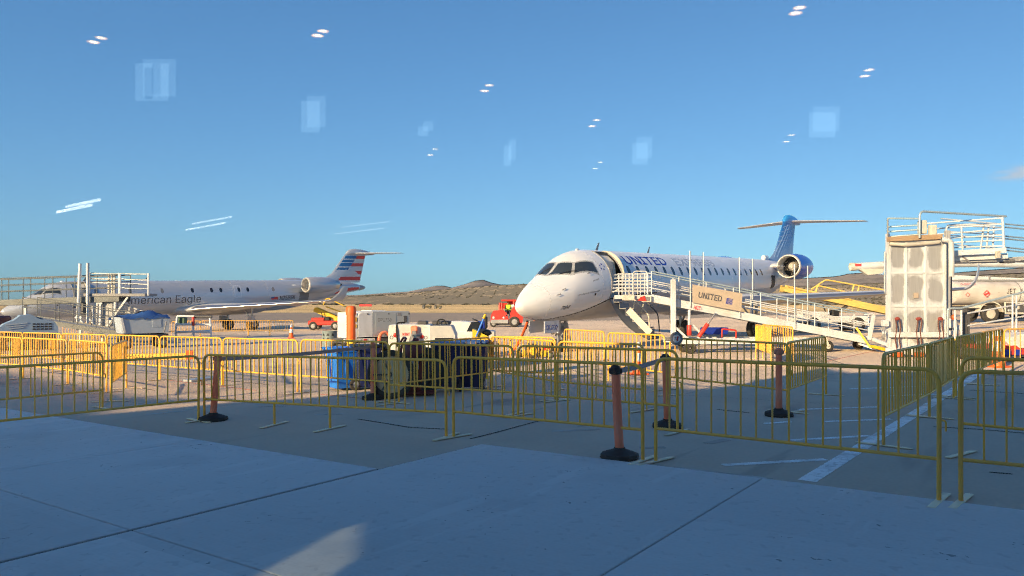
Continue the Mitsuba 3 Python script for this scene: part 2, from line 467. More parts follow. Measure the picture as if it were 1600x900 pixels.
# hills: each ridge is a mesh with its own distance; skyline heights in metres above eye level
def ridge(name, dist, depth, sky_px, mtl, base_z, amp, seed, label, nx=260, ny=26):
    px = np.linspace(sky_px[0][0], sky_px[-1][0], nx)
    top = np.interp(px, [p[0] for p in sky_px], [p[1] for p in sky_px])
    rows = []
    for t in np.linspace(0, 1, ny):
        y = dist + depth * (t - 1) if t <= 1 else dist
        x = (px - 800) / F * dist
        h_top = EYE + (HZ - top) / F * dist
        prof = t ** 1.15
        nz = meshkit.fbm(np.stack([x / depth * 3.2, np.full(nx, y / depth * 3.2), np.full(nx, seed)], -1), 5, seed) - 0.5
        z = base_z + (h_top - base_z) * np.clip(prof + nz * amp * np.sin(np.pi * t) , 0, 1.02)
        rows.append(np.stack([x, np.full(nx, y) + nz * depth * 0.15 * np.sin(np.pi * t), z], -1))
    rows.append(rows[-1] + np.array([0, depth * 0.5, 0]) - np.array([0, 0, 1.0]) * (rows[-1][:, 2:3] - base_z) * 0.6)
    structure(name, MB().loft(rows, closed=False), mtl, True, label)
    return rows


def scrub_color(lo, hi, dark, cell, cover):
    def fn(p, n, uv):
        big = fbm(p.x * 0.0016, p.y * 0.0016, p.z * 0.004, 4)
        c = mix(lo, hi, big)
        band = fbm(p.x * 0.0035, p.y * 0.0012, p.z * 0.035, 3)
        speck = 0.6 * noise(p.x / cell, p.y / (cell * 5), p.z / (cell * 0.42)) + 0.4 * noise(p.x / (cell * 0.45) + 9, p.y / (cell * 3), p.z / (cell * 0.22))
        edge_ = 0.78 - 0.62 * cover * (0.35 + 1.3 * smoothstep(0.3, 0.7, band))
        bush = smoothstep(edge_ - 0.06, edge_ + 0.06, speck)
        return mix(c, dark, bush * 0.78)
    return fn


mat('near_hill_surface', mikit.proc(scrub_color((0.345, 0.275, 0.185), (0.215, 0.175, 0.125), (0.11, 0.102, 0.078), 9.0, 0.55)), 0.95)
mat('far_hill_surface', mikit.proc(scrub_color((0.19, 0.168, 0.155), (0.15, 0.136, 0.13), (0.105, 0.10, 0.098), 26.0, 0.30)), 0.95)
ridge('hills', 5200, 2600, [(-900, 470), (-300, 466), (0, 468), (300, 466), (430, 463), (560, 461), (612, 457), (642, 455.5), (660, 451), (675, 447.5), (688, 445.6), (697, 447), (706, 449.5), (716, 447), (728, 443.5),
                             (742, 438.5), (752, 436.2), (760, 438.5), (774, 443.8), (790, 445), (840, 444), (930, 444), (1040, 440), (1150, 439), (1240, 436), (1265, 434), (1308, 431.7), (1325, 427.6), (1340, 426.4), (1358, 426.6),
                             (1380, 431), (1420, 434), (1470, 428), (1530, 422.6), (1600, 418), (1750, 408), (2300, 425)], 'far_hill_surface', -4.0, 0.35, 5, 'grey brown hills with a peak on the skyline')
near_rows = ridge('scrub_hills', 2100, 1150, [(-900, 474), (-200, 472), (200, 471), (450, 468), (560, 464), (600, 460), (640, 458), (690, 453), (740, 449), (770, 446), (820, 443.5), (900, 443), (1000, 446), (1150, 448), (1260, 447),
                                              (1330, 444), (1390, 441), (1480, 432), (1560, 428), (1650, 424), (2300, 430)], 'near_hill_surface', -3.2, 0.45, 11, 'tan lower hills speckled with dark scrub')

# scrub bushes on the lower hills and at the field's far edge: a mass nobody could count
P = np.stack(near_rows[:-1])
bush = trimesh.creation.icosphere(subdivisions=1)
m = MB()
bv, bf = np.array(bush.vertices), np.array(bush.faces)
for _ in range(9000):
    a, b = RNG.uniform(0, len(P) - 1.001), RNG.uniform(40, P.shape[1] - 41)
    ia, ib = int(a), int(b)
    c = P[ia, ib] * (1 - a + ia) + P[ia + 1, ib] * (a - ia)
    if meshkit.fbm(np.array([c[0] * .004, c[1] * .004, 0.5]), 3, 2) < 0.40 + 0.18 * RNG.random():
        continue
    r = RNG.uniform(0.7, 1.6)
    m.add(bv * (1 + 0.35 * RNG.normal(size=(len(bv), 1))) * [r * 1.3, r * 1.3, r * 0.8] + c + [0, 0, r * 0.35], bf)
for _ in range(420):
    c = np.array([RNG.uniform(-620, 900), RNG.uniform(800, 950), -1.5])
    r = RNG.uniform(0.7, 2.2)
    m.add(bv * (1 + 0.35 * RNG.normal(size=(len(bv), 1))) * [r * 1.6, r * 1.3, r * 0.8] + c, bf)
mat('scrub_leaf', (0.072, 0.067, 0.047), 0.95)
put('', 'scrub', m, 'scrub_leaf')
labels['scrub'] = {'label': 'dark juniper scrub dotted over the lower tan hills', 'kind': 'stuff', 'category': 'scrub'}

# ------------------------------------------------------------------ the terminal behind the camera: its roof shades the foreground, its window is the pane the picture is taken through
building = thing('terminal_building', 'terminal building with a flat roof and floor to ceiling window behind which the viewer stands', 'building')
ROOF = [(-29.0, -12.6), (-22.32, -6.14), (-21.64, -5.64), (-21.05, -5.21), (-19.53, -3.84), (-18.39, -3.33), (-17.45, -2.21), (-16.24, -0.91), (-15.17, 0.33), (-14.78, 1.66), (-14.04, 1.24), (-13.34, 0.35), (-12.27, -0.91),
        (-11.45, -1.37), (-10.76, -2.27), (-10.44, -2.17), (-9.92, -1.72), (-8.70, -0.88), (-5.75, 1.27), (-2.04, 0.95), (24, 0.95), (24, -32), (-29, -32)]
SKYLIGHT = [(-18.5, -14.6), (-17.0, -11.2), (-14.7, -9.6), (-13.2, -12.4), (-15.5, -15.2)]
put(building, 'roof', MB().prism(sg.Polygon(ROOF, [SKYLIGHT]), (0, 0, 5.93), (1, 0, 0), (0, 1, 0), 0.07), 'cream_paint')
CANOPY = [(-36.4, 9.3), (-29.11, 3.05), (-23.62, -1.36), (-22.09, -2.83), (-20.57, -3.46), (-19.71, -3.41), (-21.51, -4.57), (-21.0, -5.67), (-21.79, -6.86), (-36.4, -11.5)]
put(building, 'canopy', MB().prism(CANOPY, (0, 0, 5.95), (1, 0, 0), (0, 1, 0), 0.05), 'cream_paint')
for x, y in ((-28, -1), (-24, -2.6), (-25.4, -6.3), (-32, 3), (-21, -7.5), (-15.2, -1.2)):
    put(building, 'column', MB().tube([(x, y, g(x, y)), (x, y, 5.95)], 0.12, 12), 'grey_paint')
for x, y, dx, dy in ((-21.7, -2.95, 0.25, 0.75), (-19.4, -3.6, -0.35, 0.8)):      # small swan-neck lamps on the roof edge
    put(building, 'roof_lamp', MB().tube(bend([(x, y, 5.9), (x, y, 6.25), (x + dx, y + dy, 6.3)], 0.25), 0.06, 8), 'dark_grey')
mat('room_wall', (0.62, 0.60, 0.56), 0.8)
mat('room_ceiling', (0.62, 0.61, 0.60), 0.9)
mat('room_floor', (0.26, 0.24, 0.22), 0.9)
mat('stucco', (0.80, 0.76, 0.70), 0.9)
X0, X1, Y0, Y1, ZC = -6.0, 16.0, -30.0, 0.9, 4.0
put(building, 'ceiling', MB().box(((X0 + X1) / 2, (Y0 + Y1) / 2, ZC + 0.05), (X1 - X0, Y1 - Y0, 0.1)), 'room_ceiling')
put(building, 'floor', MB().box(((X0 + X1) / 2, (Y0 + Y1) / 2, 0.0), (X1 - X0, Y1 - Y0, 0.08)), 'room_floor')
put(building, 'wall', MB().box((X1 + 0.1, (Y0 + Y1) / 2, 2), (0.2, Y1 - Y0, 4.1)), 'room_wall')
put(building, 'wall', MB().box(((X0 + X1) / 2, Y0 - 0.1, 2), (X1 - X0, 0.2, 4.1)), 'room_wall')
side = sg.Polygon([(Y0, 0), (Y1, 0), (Y1, 4.1), (Y0, 4.1)], [[(-1.9, 1.5), (0.3, 1.5), (0.3, 2.4), (-1.9, 2.4)]])
put(building, 'wall', MB().prism(side, (X0 - 0.2, 0, 0), (0, 1, 0), (0, 0, 1), 0.2), 'room_wall')
put(building, 'wing_wall', MB().box((X0 - .1, 1.8, 2.9), (.2, 1.78, 6.0)), 'stucco')
put(building, 'fascia', MB().box(((X0 + X1) / 2, Y1, 4.98), (X1 - X0, 0.16, 1.86)), 'stucco')
scene['clear_pane'] = {'type': 'thindielectric', 'int_ior': 1.5}
scene['tinted_pane'] = {'type': 'thindielectric', 'int_ior': 1.5, 'specular_transmittance': {'type': 'rgb', 'value': [0.36, 0.46, 0.50]}}


def pane(y, tilt_x, tilt_z):
    pts = []
    for x, z in ((X0 + .05, 0.05), (X1 - .05, 0.05), (X1 - .05, ZC - .02), (X0 + .05, ZC - .02)):
        pts.append((x, y + (z - 1.65) * math.tan(tilt_x) + x * math.tan(tilt_z), z))
    return MB().add(pts, [[0, 1, 2, 3]])


put(building, 'window_pane', pane(0.80, 0, 0), 'clear_pane')
put(building, 'window_pane', pane(0.825, -0.0046, -0.0034), 'clear_pane')
put(building, 'side_window', MB().add([(X0 - .1, -2.0, 1.4), (X0 - .1, .4, 1.4), (X0 - .1, .4, 2.5), (X0 - .1, -2.0, 2.5)], [[0, 1, 2, 3]]), 'tinted_pane')

# a blind inside the window, left of the viewer, lets one patch of low sun through to the slabs outside
BLIND_GAP = [(-4.958, 1.381), (-5.057, 1.43), (-5.563, 1.767), (-5.566, 1.807), (-4.748, 1.533), (-4.573, 1.427), (-4.497, 1.374)]
put(building, 'blind', MB().prism(sg.Polygon([(X0 + .1, .1), (-3.0, .1), (-3.0, 3.9), (X0 + .1, 3.9)], [BLIND_GAP]), (0, .5, 0), (1, 0, 0), (0, 0, 1), .01), 'room_wall')
for k in (.50, .72):
    a_, b_ = np.array(BLIND_GAP[2]), np.array(BLIND_GAP[4])
    c_ = a_ + (b_ - a_) * k
    put(building, 'blind_cord', MB().tube([(c_[0] - .16, .5, c_[1] - .035), (c_[0] + .17, .5, c_[1] + .035)], .004, 5), 'dark_grey')

# lamps and screens inside, seen only as reflections in the window; pixel of the reflection -> place under the ceiling
MIRROR = 0.80


def behind(px, py, z):
    yv = (z - EYE) / ((HZ - py) / F)
    return (px - 800) / F * yv, 2 * MIRROR - yv


def glow(parent, name, mb, rgb):
    scene[put(parent, name, mb, 'white_paint')]['emitter'] = {'type': 'area', 'radiance': {'type': 'rgb', 'value': list(rgb)}}


WHERE = ['round ceiling lamp reflected in the glass high left of centre', 'round ceiling lamp reflected in the glass at the far upper left', 'round ceiling lamp reflected highest in the glass, upper right',
         'round ceiling lamp reflected in the sky above the middle hills', 'round ceiling lamp reflected in the glass at the far right', 'round ceiling lamp reflected in the sky above the white jet nose',
         'round ceiling lamp reflected over the large left screen', 'round ceiling lamp reflected just below the second screen from the left', 'round ceiling lamp reflected below the small middle screen',
         'round ceiling lamp reflected left of the large right screen', 'round ceiling lamp reflected lowest, above the white jet nose']
for k, (px, py) in enumerate(((496, 57), (146, 67), (1243, 22), (757, 143), (1351, 120), (925, 198), (234, 154), (491, 207), (672, 243), (1229, 222), (930, 264))):
    x, y = behind(px, py, ZC - .03)
    key = thing('downlight', WHERE[k], 'ceiling light', 'round ceiling lamps reflected in the glass')
    put(key, 'trim', MB().lathe([(0.066, 0.0), (0.066, -0.025), (0.055, -0.025), (0.055, 0.0)], (x, y, ZC), n=20), 'white_paint')
    glow(key, 'lens', MB().lathe([(0.001, -0.024), (0.036, -0.022)], (x, y, ZC), n=20), (2.6, 1.9, 0.9))
    glow(key, 'reflector', MB().lathe([(0.036, -0.022), (0.054, -0.02)], (x, y, ZC), n=20), (1.3, 0.55, 0.06))
for txt, p0, p1, zl, wd, rgb in (('short bright ceiling strip lamp reflected at the far left', (89, 336), (143, 325), 2.6, .016, (1.1, 1.05, .95)), ('ceiling strip lamp reflected above the silver jet cabin', (290, 362), (352, 351), 2.9, .008, (.8, .76, .7)), ('faint long ceiling strip lamp reflected above the striped tail', (478, 372), (600, 358), ZC, .012, (.45, .45, .45))):
    a_, b_ = np.array([*behind(*p0, zl - .06), zl]), np.array([*behind(*p1, zl - .06), zl])
    key = thing('linear_light', txt, 'ceiling light', 'long ceiling lamps reflected in the glass')
    put(key, 'housing', MB().bar(a_, b_, wd * 1.6, .04), 'white_paint')
    if zl < ZC:
        put(key, 'hanger', MB().tube([(a_ + b_) / 2, [*((a_ + b_) / 2)[:2], ZC]], 0.01, 6), 'white_paint')
    glow(key, 'lens', MB().bar(a_ - [0, 0, .032], b_ - [0, 0, .032], wd, .02), rgb)
SCREENS = ['large pale screen reflected in the glass at the upper left', 'tall pale screen reflected second from the left', 'smallest pale screen reflected left of the middle', 'narrow pale screen reflected in the middle of the sky',
           'pale screen reflected above the white jet', 'large pale screen reflected at the upper right']
for k, (px, py, w, h, z) in enumerate(((237, 128, 55, 62, 3.5), (485, 182, 32, 52, 3.4), (661, 205, 19, 18, 3.3), (793, 243, 14, 34, 3.3), (1000, 240, 27, 36, 3.3), (1285, 195, 44, 42, 3.4))):
    x, y = behind(px, py, z)
    yv = 2 * MIRROR - y
    key = thing('wall_screen', SCREENS[k], 'screen', 'lit screens reflected in the glass')
    put(key, 'case', MB().box((x, y - .03, z), (w / F * yv, 0.04, h / F * yv)), 'dark_grey')
    if k == 0:
        put(key, 'arm', MB().box((x - .01, y + .03, z - .02), (.07, .03, .26), bev=.01), 'dark_grey')
    put(key, 'hanger', MB().tube([(x, y - .03, z), (x, y - .03, ZC)], 0.012, 6), 'dark_grey')
    glow(key, 'display', MB().box((x, y - .004, z), (w / F * yv - .02, 0.008, h / F * yv - .02)), (0.085, 0.14, 0.175))

# ------------------------------------------------------------------ regional jets: s runs aft from the nose, l to the plane's left, z up; the body sits slightly nose down
from scipy.interpolate import PchipInterpolator
ST = np.array([[0.00, 1.49, 1.44, .03, 1.465], [0.05, 1.59, 1.36, .12, 1.475], [0.14, 1.68, 1.28, .21, 1.49], [0.35, 1.82, 1.16, .35, 1.53], [0.70, 2.03, 1.05, .55, 1.62], [1.20, 2.30, .96, .79, 1.75], [1.70, 2.54, .91, .98, 1.87],
               [2.05, 2.71, .885, 1.09, 1.95], [2.40, 2.98, .87, 1.15, 2.01], [2.80, 3.24, .86, 1.215, 2.07], [3.20, 3.42, .86, 1.265, 2.12], [3.70, 3.53, .86, 1.31, 2.16], [4.40, 3.58, .86, 1.345, 2.20],
               [6, 3.58, .86, 1.345, 2.2], [20.5, 3.58, .86, 1.345, 2.2], [22, 3.58, .95, 1.32, 2.25], [23.5, 3.57, 1.16, 1.25, 2.36], [25, 3.55, 1.48, 1.10, 2.5], [26.5, 3.50, 1.82, .90, 2.65], [28, 3.43, 2.14, .68, 2.77],
               [29.4, 3.28, 2.40, .45, 2.84], [30.3, 3.05, 2.54, .26, 2.80], [30.5, 2.95, 2.60, .18, 2.78]])
PROF = PchipInterpolator(ST[:, 0], ST[:, 1:])
PITCH = 0.026


def surf(s, th, off=0.0):
    """Point of the hull at station s and angle th (degrees, 0 = left side, 90 = crown), moved out by off."""
    s, th = np.asarray(s, float), np.radians(np.asarray(th, float))
    zt, zb, hw, zc = np.moveaxis(PROF(np.clip(s, 0, 30.5)), -1, 0)
    up = np.where(np.sin(th) > 0, zt - zc, zc - zb)
    return np.stack([s + 0 * th, (hw + off) * np.cos(th), zc + (up + off) * np.sin(th)], -1)


class Jet:
    def __init__(self, key, x, y, yaw, dz):
        self.key, self.p = key, np.array([x, y, dz])
        self.a, self.l = np.array([math.cos(yaw), math.sin(yaw), 0]), np.array([math.sin(yaw), -math.cos(yaw), 0])

    def w(self, v):
        v = np.asarray(v, float)
        return self.p + v[..., :1] * self.a + v[..., 1:2] * self.l + (v[..., 2:] + PITCH * v[..., :1]) * [0, 0, 1.0]

    def ground(self, s, l):
        q = self.w(np.array([s, l, 0.0]))
        return g(q[0], q[1]) - self.p[2] - PITCH * s

    def part(self, name, mb, m, smooth=False, under=None, label=None):
        mb.v = [self.w(v) for v in mb.v]
        return put(under or self.key, name, mb, m, smooth, label=label)

    def patch(self, name, poly, m, off=0.006, under=None, size=0.14, hole=None, thick=True):
        """A thin plate that follows the hull; poly in (s, degrees)."""
        k = math.radians(1) * 1.345
        pol = sg.Polygon([(s, t * k) for s, t in poly], [[(s, t * k) for s, t in hole]] if hole else None)
        v, f = trimesh.creation.triangulate_polygon(pol.segmentize(size), engine='earcut')
        v = np.column_stack([v, np.zeros(len(v))])
        v, f = trimesh.remesh.subdivide_to_size(v, f, size * 1.5, max_iter=8)
        return self.part(name, MB().add(surf(v[:, 0], v[:, 1] / k, off), f), m, under=under)

    def text(self, name, txt, s0, th0, height, m, width=None, off=0.005, slant=0.0, bold=False, side=1):
        t = meshkit.text_mesh(txt, height, 0.002, bold)
        v, f = trimesh.remesh.subdivide_to_size(np.array(t.vertices), np.array(t.faces), 0.12, max_iter=8)
        if width:
            v[:, 0] *= width / v[:, 0].max()
        x, y = v[:, 0] + slant * v[:, 1], np.degrees(v[:, 1] / 1.345)
        return self.part(name, MB().add(surf(s0 + x, th0 + y, off) + 0 * v, f), m)


def ellipse(cs, ct, rs, rt, n=16, p=2.0):
    t = np.arange(n) * 2 * np.pi / n
    return [(cs + rs * np.sign(math.cos(a)) * abs(math.cos(a)) ** (2 / p), ct + rt * np.sign(math.sin(a)) * abs(math.sin(a)) ** (2 / p)) for a in t]


FOIL = np.array([[1, 0.002], [.8, .028], [.55, .052], [.3, .062], [.12, .047], [.03, .024], [0, 0], [.03, -.018], [.12, -.032], [.3, -.040], [.55, -.034], [.8, -.017], [1, -.002]])
FIN = np.array([[1, 0.002], [.7, .035], [.4, .05], [.15, .038], [.03, .018], [0, 0], [.03, -.018], [.15, -.038], [.4, -.05], [.7, -.035], [1, -.002]])


def wing(rows, side=1):
    """rows: (l, leading edge s, chord, z, thickness factor)."""
    return [np.stack([le + FOIL[:, 0] * c, np.full(len(FOIL), side * l), z + FOIL[:, 1] * c * t], 1) for l, le, c, z, t in rows]


DOOR = (4.18, 5.05, -24.0, 70.0)


def regional_jet(key, x, y, yaw, dz, skin, belly, livery):
    J = Jet(key, x, y, yaw, dz)
    ss = np.unique(np.round(np.concatenate([np.linspace(0, 0.35, 8), np.linspace(0.35, 4.4, 34), np.linspace(4.4, 20.5, 40), np.linspace(20.5, 30.5, 30), DOOR[:2]]), 4))
    th = np.unique(np.concatenate([np.linspace(-90, 270, 73), DOOR[2:]]))[:-1]
    S, TH = np.meshgrid(ss, th, indexing='ij')
    V = surf(S, TH)
    n = len(th)
    i, j = np.meshgrid(np.arange(len(ss) - 1), np.arange(n), indexing='ij')
    q = np.stack([i * n + j, (i + 1) * n + j, (i + 1) * n + (j + 1) % n, i * n + (j + 1) % n], -1).reshape(-1, 4)
    sm, tm = (ss[i] + ss[np.minimum(i + 1, len(ss) - 1)]).ravel() / 2, th[j].ravel() + 2.0
    hole = (sm > DOOR[0]) & (sm < DOOR[1]) & (tm > DOOR[2]) & (tm < DOOR[3] + 1) 
    tl = np.where(tm > 90, 180 - tm, tm)
    low = (tl < np.interp(sm, *BELLY)) if livery == 'blue' else np.zeros(len(sm), bool)
    J.part('fuselage', MB().add(V.reshape(-1, 3), q[~hole & ~low]), skin, True)
    if low.any():
        J.part('belly', MB().add(V.reshape(-1, 3), q[~hole & low]), belly, True, label='grey painted underside of the fuselage')
    J.part('nose_cap', MB().add(surf(np.full(n, 0.0), th), [[0, k, k + 1] for k in range(1, n - 1)]), skin)
    # cockpit windows
    for side in (1, -1):
        flip = lambda poly: [(s, t if side > 0 else 180 - t) for s, t in poly]
        for poly in COCKPIT:
            J.patch('cockpit_frame', flip(grow(poly, 0.07)), 'grey_paint', 0.004, size=0.1)
            J.patch('cockpit_window', flip(poly), 'cockpit_glass', 0.009, size=0.1)
    for s0, t0, s1, t1 in ((1.95, 66, 2.45, 44), (1.95, 114, 2.2, 96)):
        J.part('wiper', MB().tube([surf(s0, t0, .02), surf((s0 + s1) / 2, (t0 + t1) / 2, .05), surf(s1, t1, .03)], 0.014, 5), 'black')
    # cabin windows on both sides
    for side in (1, -1):
        for k in range(20):
            s = 5.69 + k * 0.803
            closed = livery == 'silver' and k not in (9, 11, 12, 14, 15)
            tc = 24.0
            el = ellipse(s, tc if side > 0 else 180 - tc, 0.125, 8.6, 14, 2.6)
            J.patch('window', el, ('mid_grey' if closed and k % 3 == 0 else skin) if closed else 'dark_glass', 0.004, size=0.07)
    # wings with winglets
    for side in (1, -1):
        w = J.part('wing', MB().loft(wing([(1.0, 12.2, 6.1, 1.12, 1.35), (2.4, 13.2, 4.9, 1.28, 1.3), (4.5, 14.5, 3.55, 1.40, 1.15), (8.0, 16.75, 2.4, 1.58, 1.05), (11.2, 18.8, 1.45, 1.75, 1.0)], side), cap=True), 'jet_grey', 35)
        rows = []
        for t in np.linspace(0, 1, 7):
            b = t * t
            c = 1.45 - 0.95 * t
            r = np.stack([18.8 + 1.25 * t + FOIL[:, 0] * c, np.full(len(FOIL), 0.0), FOIL[:, 1] * c], 1)
            an = min(1, t * 2.2) * math.radians(72)
            o = np.array([0, 11.2 + 0.42 * math.sin(min(t * 1.3, 1) * 1.4), 1.75 + 1.12 * t ** 1.5])
            r2 = np.stack([r[:, 0], o[1] - r[:, 2] * math.sin(an), o[2] + r[:, 2] * math.cos(an)], 1)
            r2[:, 1] *= side
            rows.append(r2)
        J.part('winglet', MB().loft(rows, cap=True), 'jet_grey', 40, under=w)
        J.part('leading_edge', MB().loft([np.stack([le + a * c, np.full(7, side * l), z + b * c * t * 1.08 + 0.0], 1) for l, le, c, z, t in
                                          ((1.6, 12.62, 5.6, 1.19, 1.32), (2.4, 13.18, 4.9, 1.28, 1.3), (4.5, 14.48, 3.55, 1.40, 1.15), (8.0, 16.73, 2.4, 1.58, 1.05), (11.2, 18.78, 1.45, 1.75, 1.0))
                                          for a, b in [(np.array([.07, .03, .008, -.004, .008, .03, .07]), np.array([.040, .025, .013, 0, -.010, -.019, -.027]))]], closed=False), 'jet_metal', True, under=w)
        for l, s, c in ((4.2, 16.6, 1.9), (7.3, 17.9, 1.5)):
            J.part('flap_fairing', MB().blob((s + c * .35, side * l, 1.36 + .05 * (l - 4.2)), (c * .62, .13, .17), 2), 'jet_grey', True, under=w)
    J.part('wing_fairing', MB().loft([np.stack([np.full(24, s), hw * np.cos(t) * 1.0, 1.22 + zz * np.sin(t)], 1) for s, hw, zz in ((11.2, .5, .25), (11.9, 1.15, .48), (13, 1.42, .58), (18, 1.42, .6), (19.3, 1.2, .5), (20.2, .6, .3))
                                     for t in [np.arange(24) * 2 * np.pi / 24]]), belly, True)
    # engines
    for side in (1, -1):
        o = (0, side * 2.10, 3.08)
        e = J.part('engine', MB().lathe([(.685, 22.93), (.705, 23.1), (.735, 23.5), (.745, 24.0), (.725, 24.7), (.66, 25.3), (.575, 25.75), (.545, 25.75), (.6, 25.3), (.6, 24.4)], o, (1, 0, 0), 40), ENGINE_PAINT[livery], 40)
        J.part('inlet_lip', MB().lathe([(.585, 23.25), (.575, 23.0), (.585, 22.86), (.615, 22.80), (.65, 22.83), (.68, 22.90), (.693, 22.96)], o, (1, 0, 0), 40), 'inlet_ring', True, under=e)
        J.part('inlet_duct', MB().lathe([(.585, 23.2), (.60, 23.5), (.60, 23.95)], o, (1, 0, 0), 40), 'jet_grey', True, under=e)
        J.part('fan', MB().lathe([(.595, 23.9), (.2, 23.84)], o, (1, 0, 0), 40), 'fan_dark', under=e)
        blades = MB()
        for k in range(18):
            a = k * 2 * math.pi / 18
            d1, d2 = np.array([0, math.cos(a), math.sin(a)]), np.array([0, -math.sin(a), math.cos(a)])
            o3 = np.array(o)
            p = [o3 + d1 * .2 + d2 * .03 + [23.80, 0, 0], o3 + d1 * .58 + d2 * .075 + [23.78, 0, 0], o3 + d1 * .58 - d2 * .055 + [23.86, 0, 0], o3 + d1 * .2 - d2 * .02 + [23.83, 0, 0]]
            blades.add(p, [[0, 1, 2, 3]])
        J.part('fan_blade_ring', blades, 'fan_dark', under=e)
        J.part('spinner', MB().lathe([(.001, 23.30), (.10, 23.34), (.19, 23.47), (.25, 23.68), (.265, 23.86)], o, (1, 0, 0), 28), 'spinner_grey', True, under=e)
        J.part('exhaust', MB().lathe([(.50, 25.6), (.40, 26.3), (.37, 26.3), (.40, 25.8)], o, (1, 0, 0), 30), 'jet_metal', True, under=e)
        J.part('exhaust_plug', MB().lathe([(.27, 25.9), (.20, 26.4), (.06, 26.75), (.001, 26.8)], o, (1, 0, 0), 24), 'fan_dark', True, under=e)
        J.part('pylon', MB().loft([np.stack([23.2 + .1 * k + FOIL[:, 0] * 2.5, np.full(len(FOIL), side * l), 3.10 + FOIL[:, 1] * 3.6], 1) for k, l in enumerate((0.95, 1.2, 1.45, 1.6))]), skin, 40)
    J.part('chine_strake', MB().box((22.45, 1.62, 3.10), (0.95, 0.55, 0.035), bev=.012), 'jet_white')
    # fin, bullet, stabiliser, tail cone
    rows = []
    for z, le, te in ((3.30, 25.2, 30.35), (3.62, 25.75, 30.42), (3.85, 26.45, 30.5), (4.2, 27.05, 30.6), (5.0, 27.72, 30.8), (5.8, 28.38, 31.02), (6.15, 28.68, 31.1)):
        c = te - le
        tk = 0.9 * 3.6 / c if c > 3.6 else 1.0
        rows.append(np.stack([le + FIN[:, 0] * c, FIN[:, 1] * c * tk, np.full(len(FIN), z)], 1))
    fin = J.part('fin', MB().loft(rows, cap=True), FIN_PAINT[livery], 40)
    bz = []
    for s, r, rz, zc in ((28.66, .02, .03, 6.02), (28.8, .12, .18, 6.14), (29.2, .20, .30, 6.25), (29.8, .235, .335, 6.27), (30.6, .225, .30, 6.25), (31.4, .16, .20, 6.2), (32.0, .07, .09, 6.13), (32.2, .01, .02, 6.1)):
        t = np.arange(20) * 2 * np.pi / 20
        bz.append(np.stack([np.full(20, s), r * np.cos(t), zc + rz * np.sin(t)], 1))
    J.part('bullet_fairing', MB().loft(bz), BULLET_PAINT[livery], True)
    for side in (1, -1):
        J.part('stabiliser', MB().loft(wing([(0.1, 29.6, 2.15, 6.15, .85), (0.6, 29.8, 2.0, 6.15, .85), (2.5, 30.7, 1.55, 6.10, .85), (4.1, 31.5, 1.12, 6.06, .8), (4.25, 31.9, .7, 6.055, .6)], side), cap=True), 'jet_grey', 40)
    J.part('tail_cone', MB().lathe([(.29, 30.2), (.25, 30.5), (.17, 30.8), (.12, 30.95), (.10, 30.95), (.11, 30.7)], (0, 0, 2.79), (1, 0, 0), 22), 'grey_paint' if livery == 'silver' else 'jet_metal', True)
    J.part('dorsal_scoop', MB().box((25.15, 0, 3.68), (0.75, 0.26, 0.30), bev=.08), skin)
    # nose gear
    gz = J.ground(2.55, 0)
    ng = J.part('nose_gear', MB().tube([(2.60, 0, 1.1), (2.55, 0, gz + .35)], .075, 10).tube([(2.55, 0, gz + .5), (2.55, 0, gz + .24)], .05, 10).tube([(2.55, -.2, gz + .235), (2.55, .2, gz + .235)], .05, 10)
                .bar((3.2, .0, 1.0), (2.6, 0, gz + .62), .09).bar((2.5, .05, gz + .8), (2.28, .05, gz + .62), .05), 'steel')
    for side in (1, -1):
        J.part('wheel', MB().lathe([(.10, -.08), (.19, -.075), (.225, -.05), (.235, 0), (.225, .05), (.19, .075), (.10, .08)], (2.55, side * .17, gz + .235), (0, 1, 0), 24), 'tyre', 40, under=ng)
        J.part('hub', MB().lathe([(.001, -.085), (.11, -.082), (.11, .082), (.001, .085)], (2.55, side * .17, gz + .235), (0, 1, 0), 16), 'galvanised', under=ng)
        J.part('door', MB().box((1.62, side * .33, .72), (0.95, .03, .44), bev=.01), 'jet_white', under=ng)
    J.part('leg_door', MB().box((2.98, 0, gz + .66), (.06, .42, .85), R=rot_y(-.32)), 'grey_paint', under=ng)
    J.part('wheel_bay', MB().add([surf(1.1, -90 + 14, .004), surf(2.75, -90 + 12, .004), surf(2.75, -90 - 12, .004), surf(1.1, -90 - 14, .004)], [[0, 1, 2, 3]]), 'black', under=ng)
    J.part('landing_lamp', MB().blob((2.35, .12, gz + .72), .08, 1).blob((2.35, -.12, gz + .72), .08, 1), 'steel', True, under=ng)
    # main gear
    for side in (1, -1):
        gz = J.ground(17.7, 2.05 * side)
        mg = J.part('main_gear', MB().tube([(17.6, side * 2.15, 1.3), (17.7, side * 2.05, gz + .42)], .09, 10).tube([(17.7, side * 1.78, gz + .42), (17.7, side * 2.32, gz + .42)], .07, 10)
                    .bar((17.3, side * 1.4, 1.15), (17.65, side * 2.0, gz + .75), .08), 'steel')
        for k in (-1, 1):
            J.part('wheel', MB().lathe([(.20, -.13), (.36, -.13), (.43, -.08), (.45, 0), (.43, .08), (.36, .13), (.20, .13)], (17.7, side * 2.05 + k * .235, gz + .45), (0, 1, 0), 28), 'tyre', 40, under=mg)
            J.part('hub', MB().lathe([(.001, -.10), (.21, -.12), (.21, .12), (.001, .10)], (17.7, side * 2.05 + k * .235, gz + .45), (0, 1, 0), 18), 'grey_paint', under=mg)
        J.part('gear_door', MB().box((17.4, side * 2.42, gz + .95), (.7, .03, .55), bev=.01), 'jet_grey', under=mg)
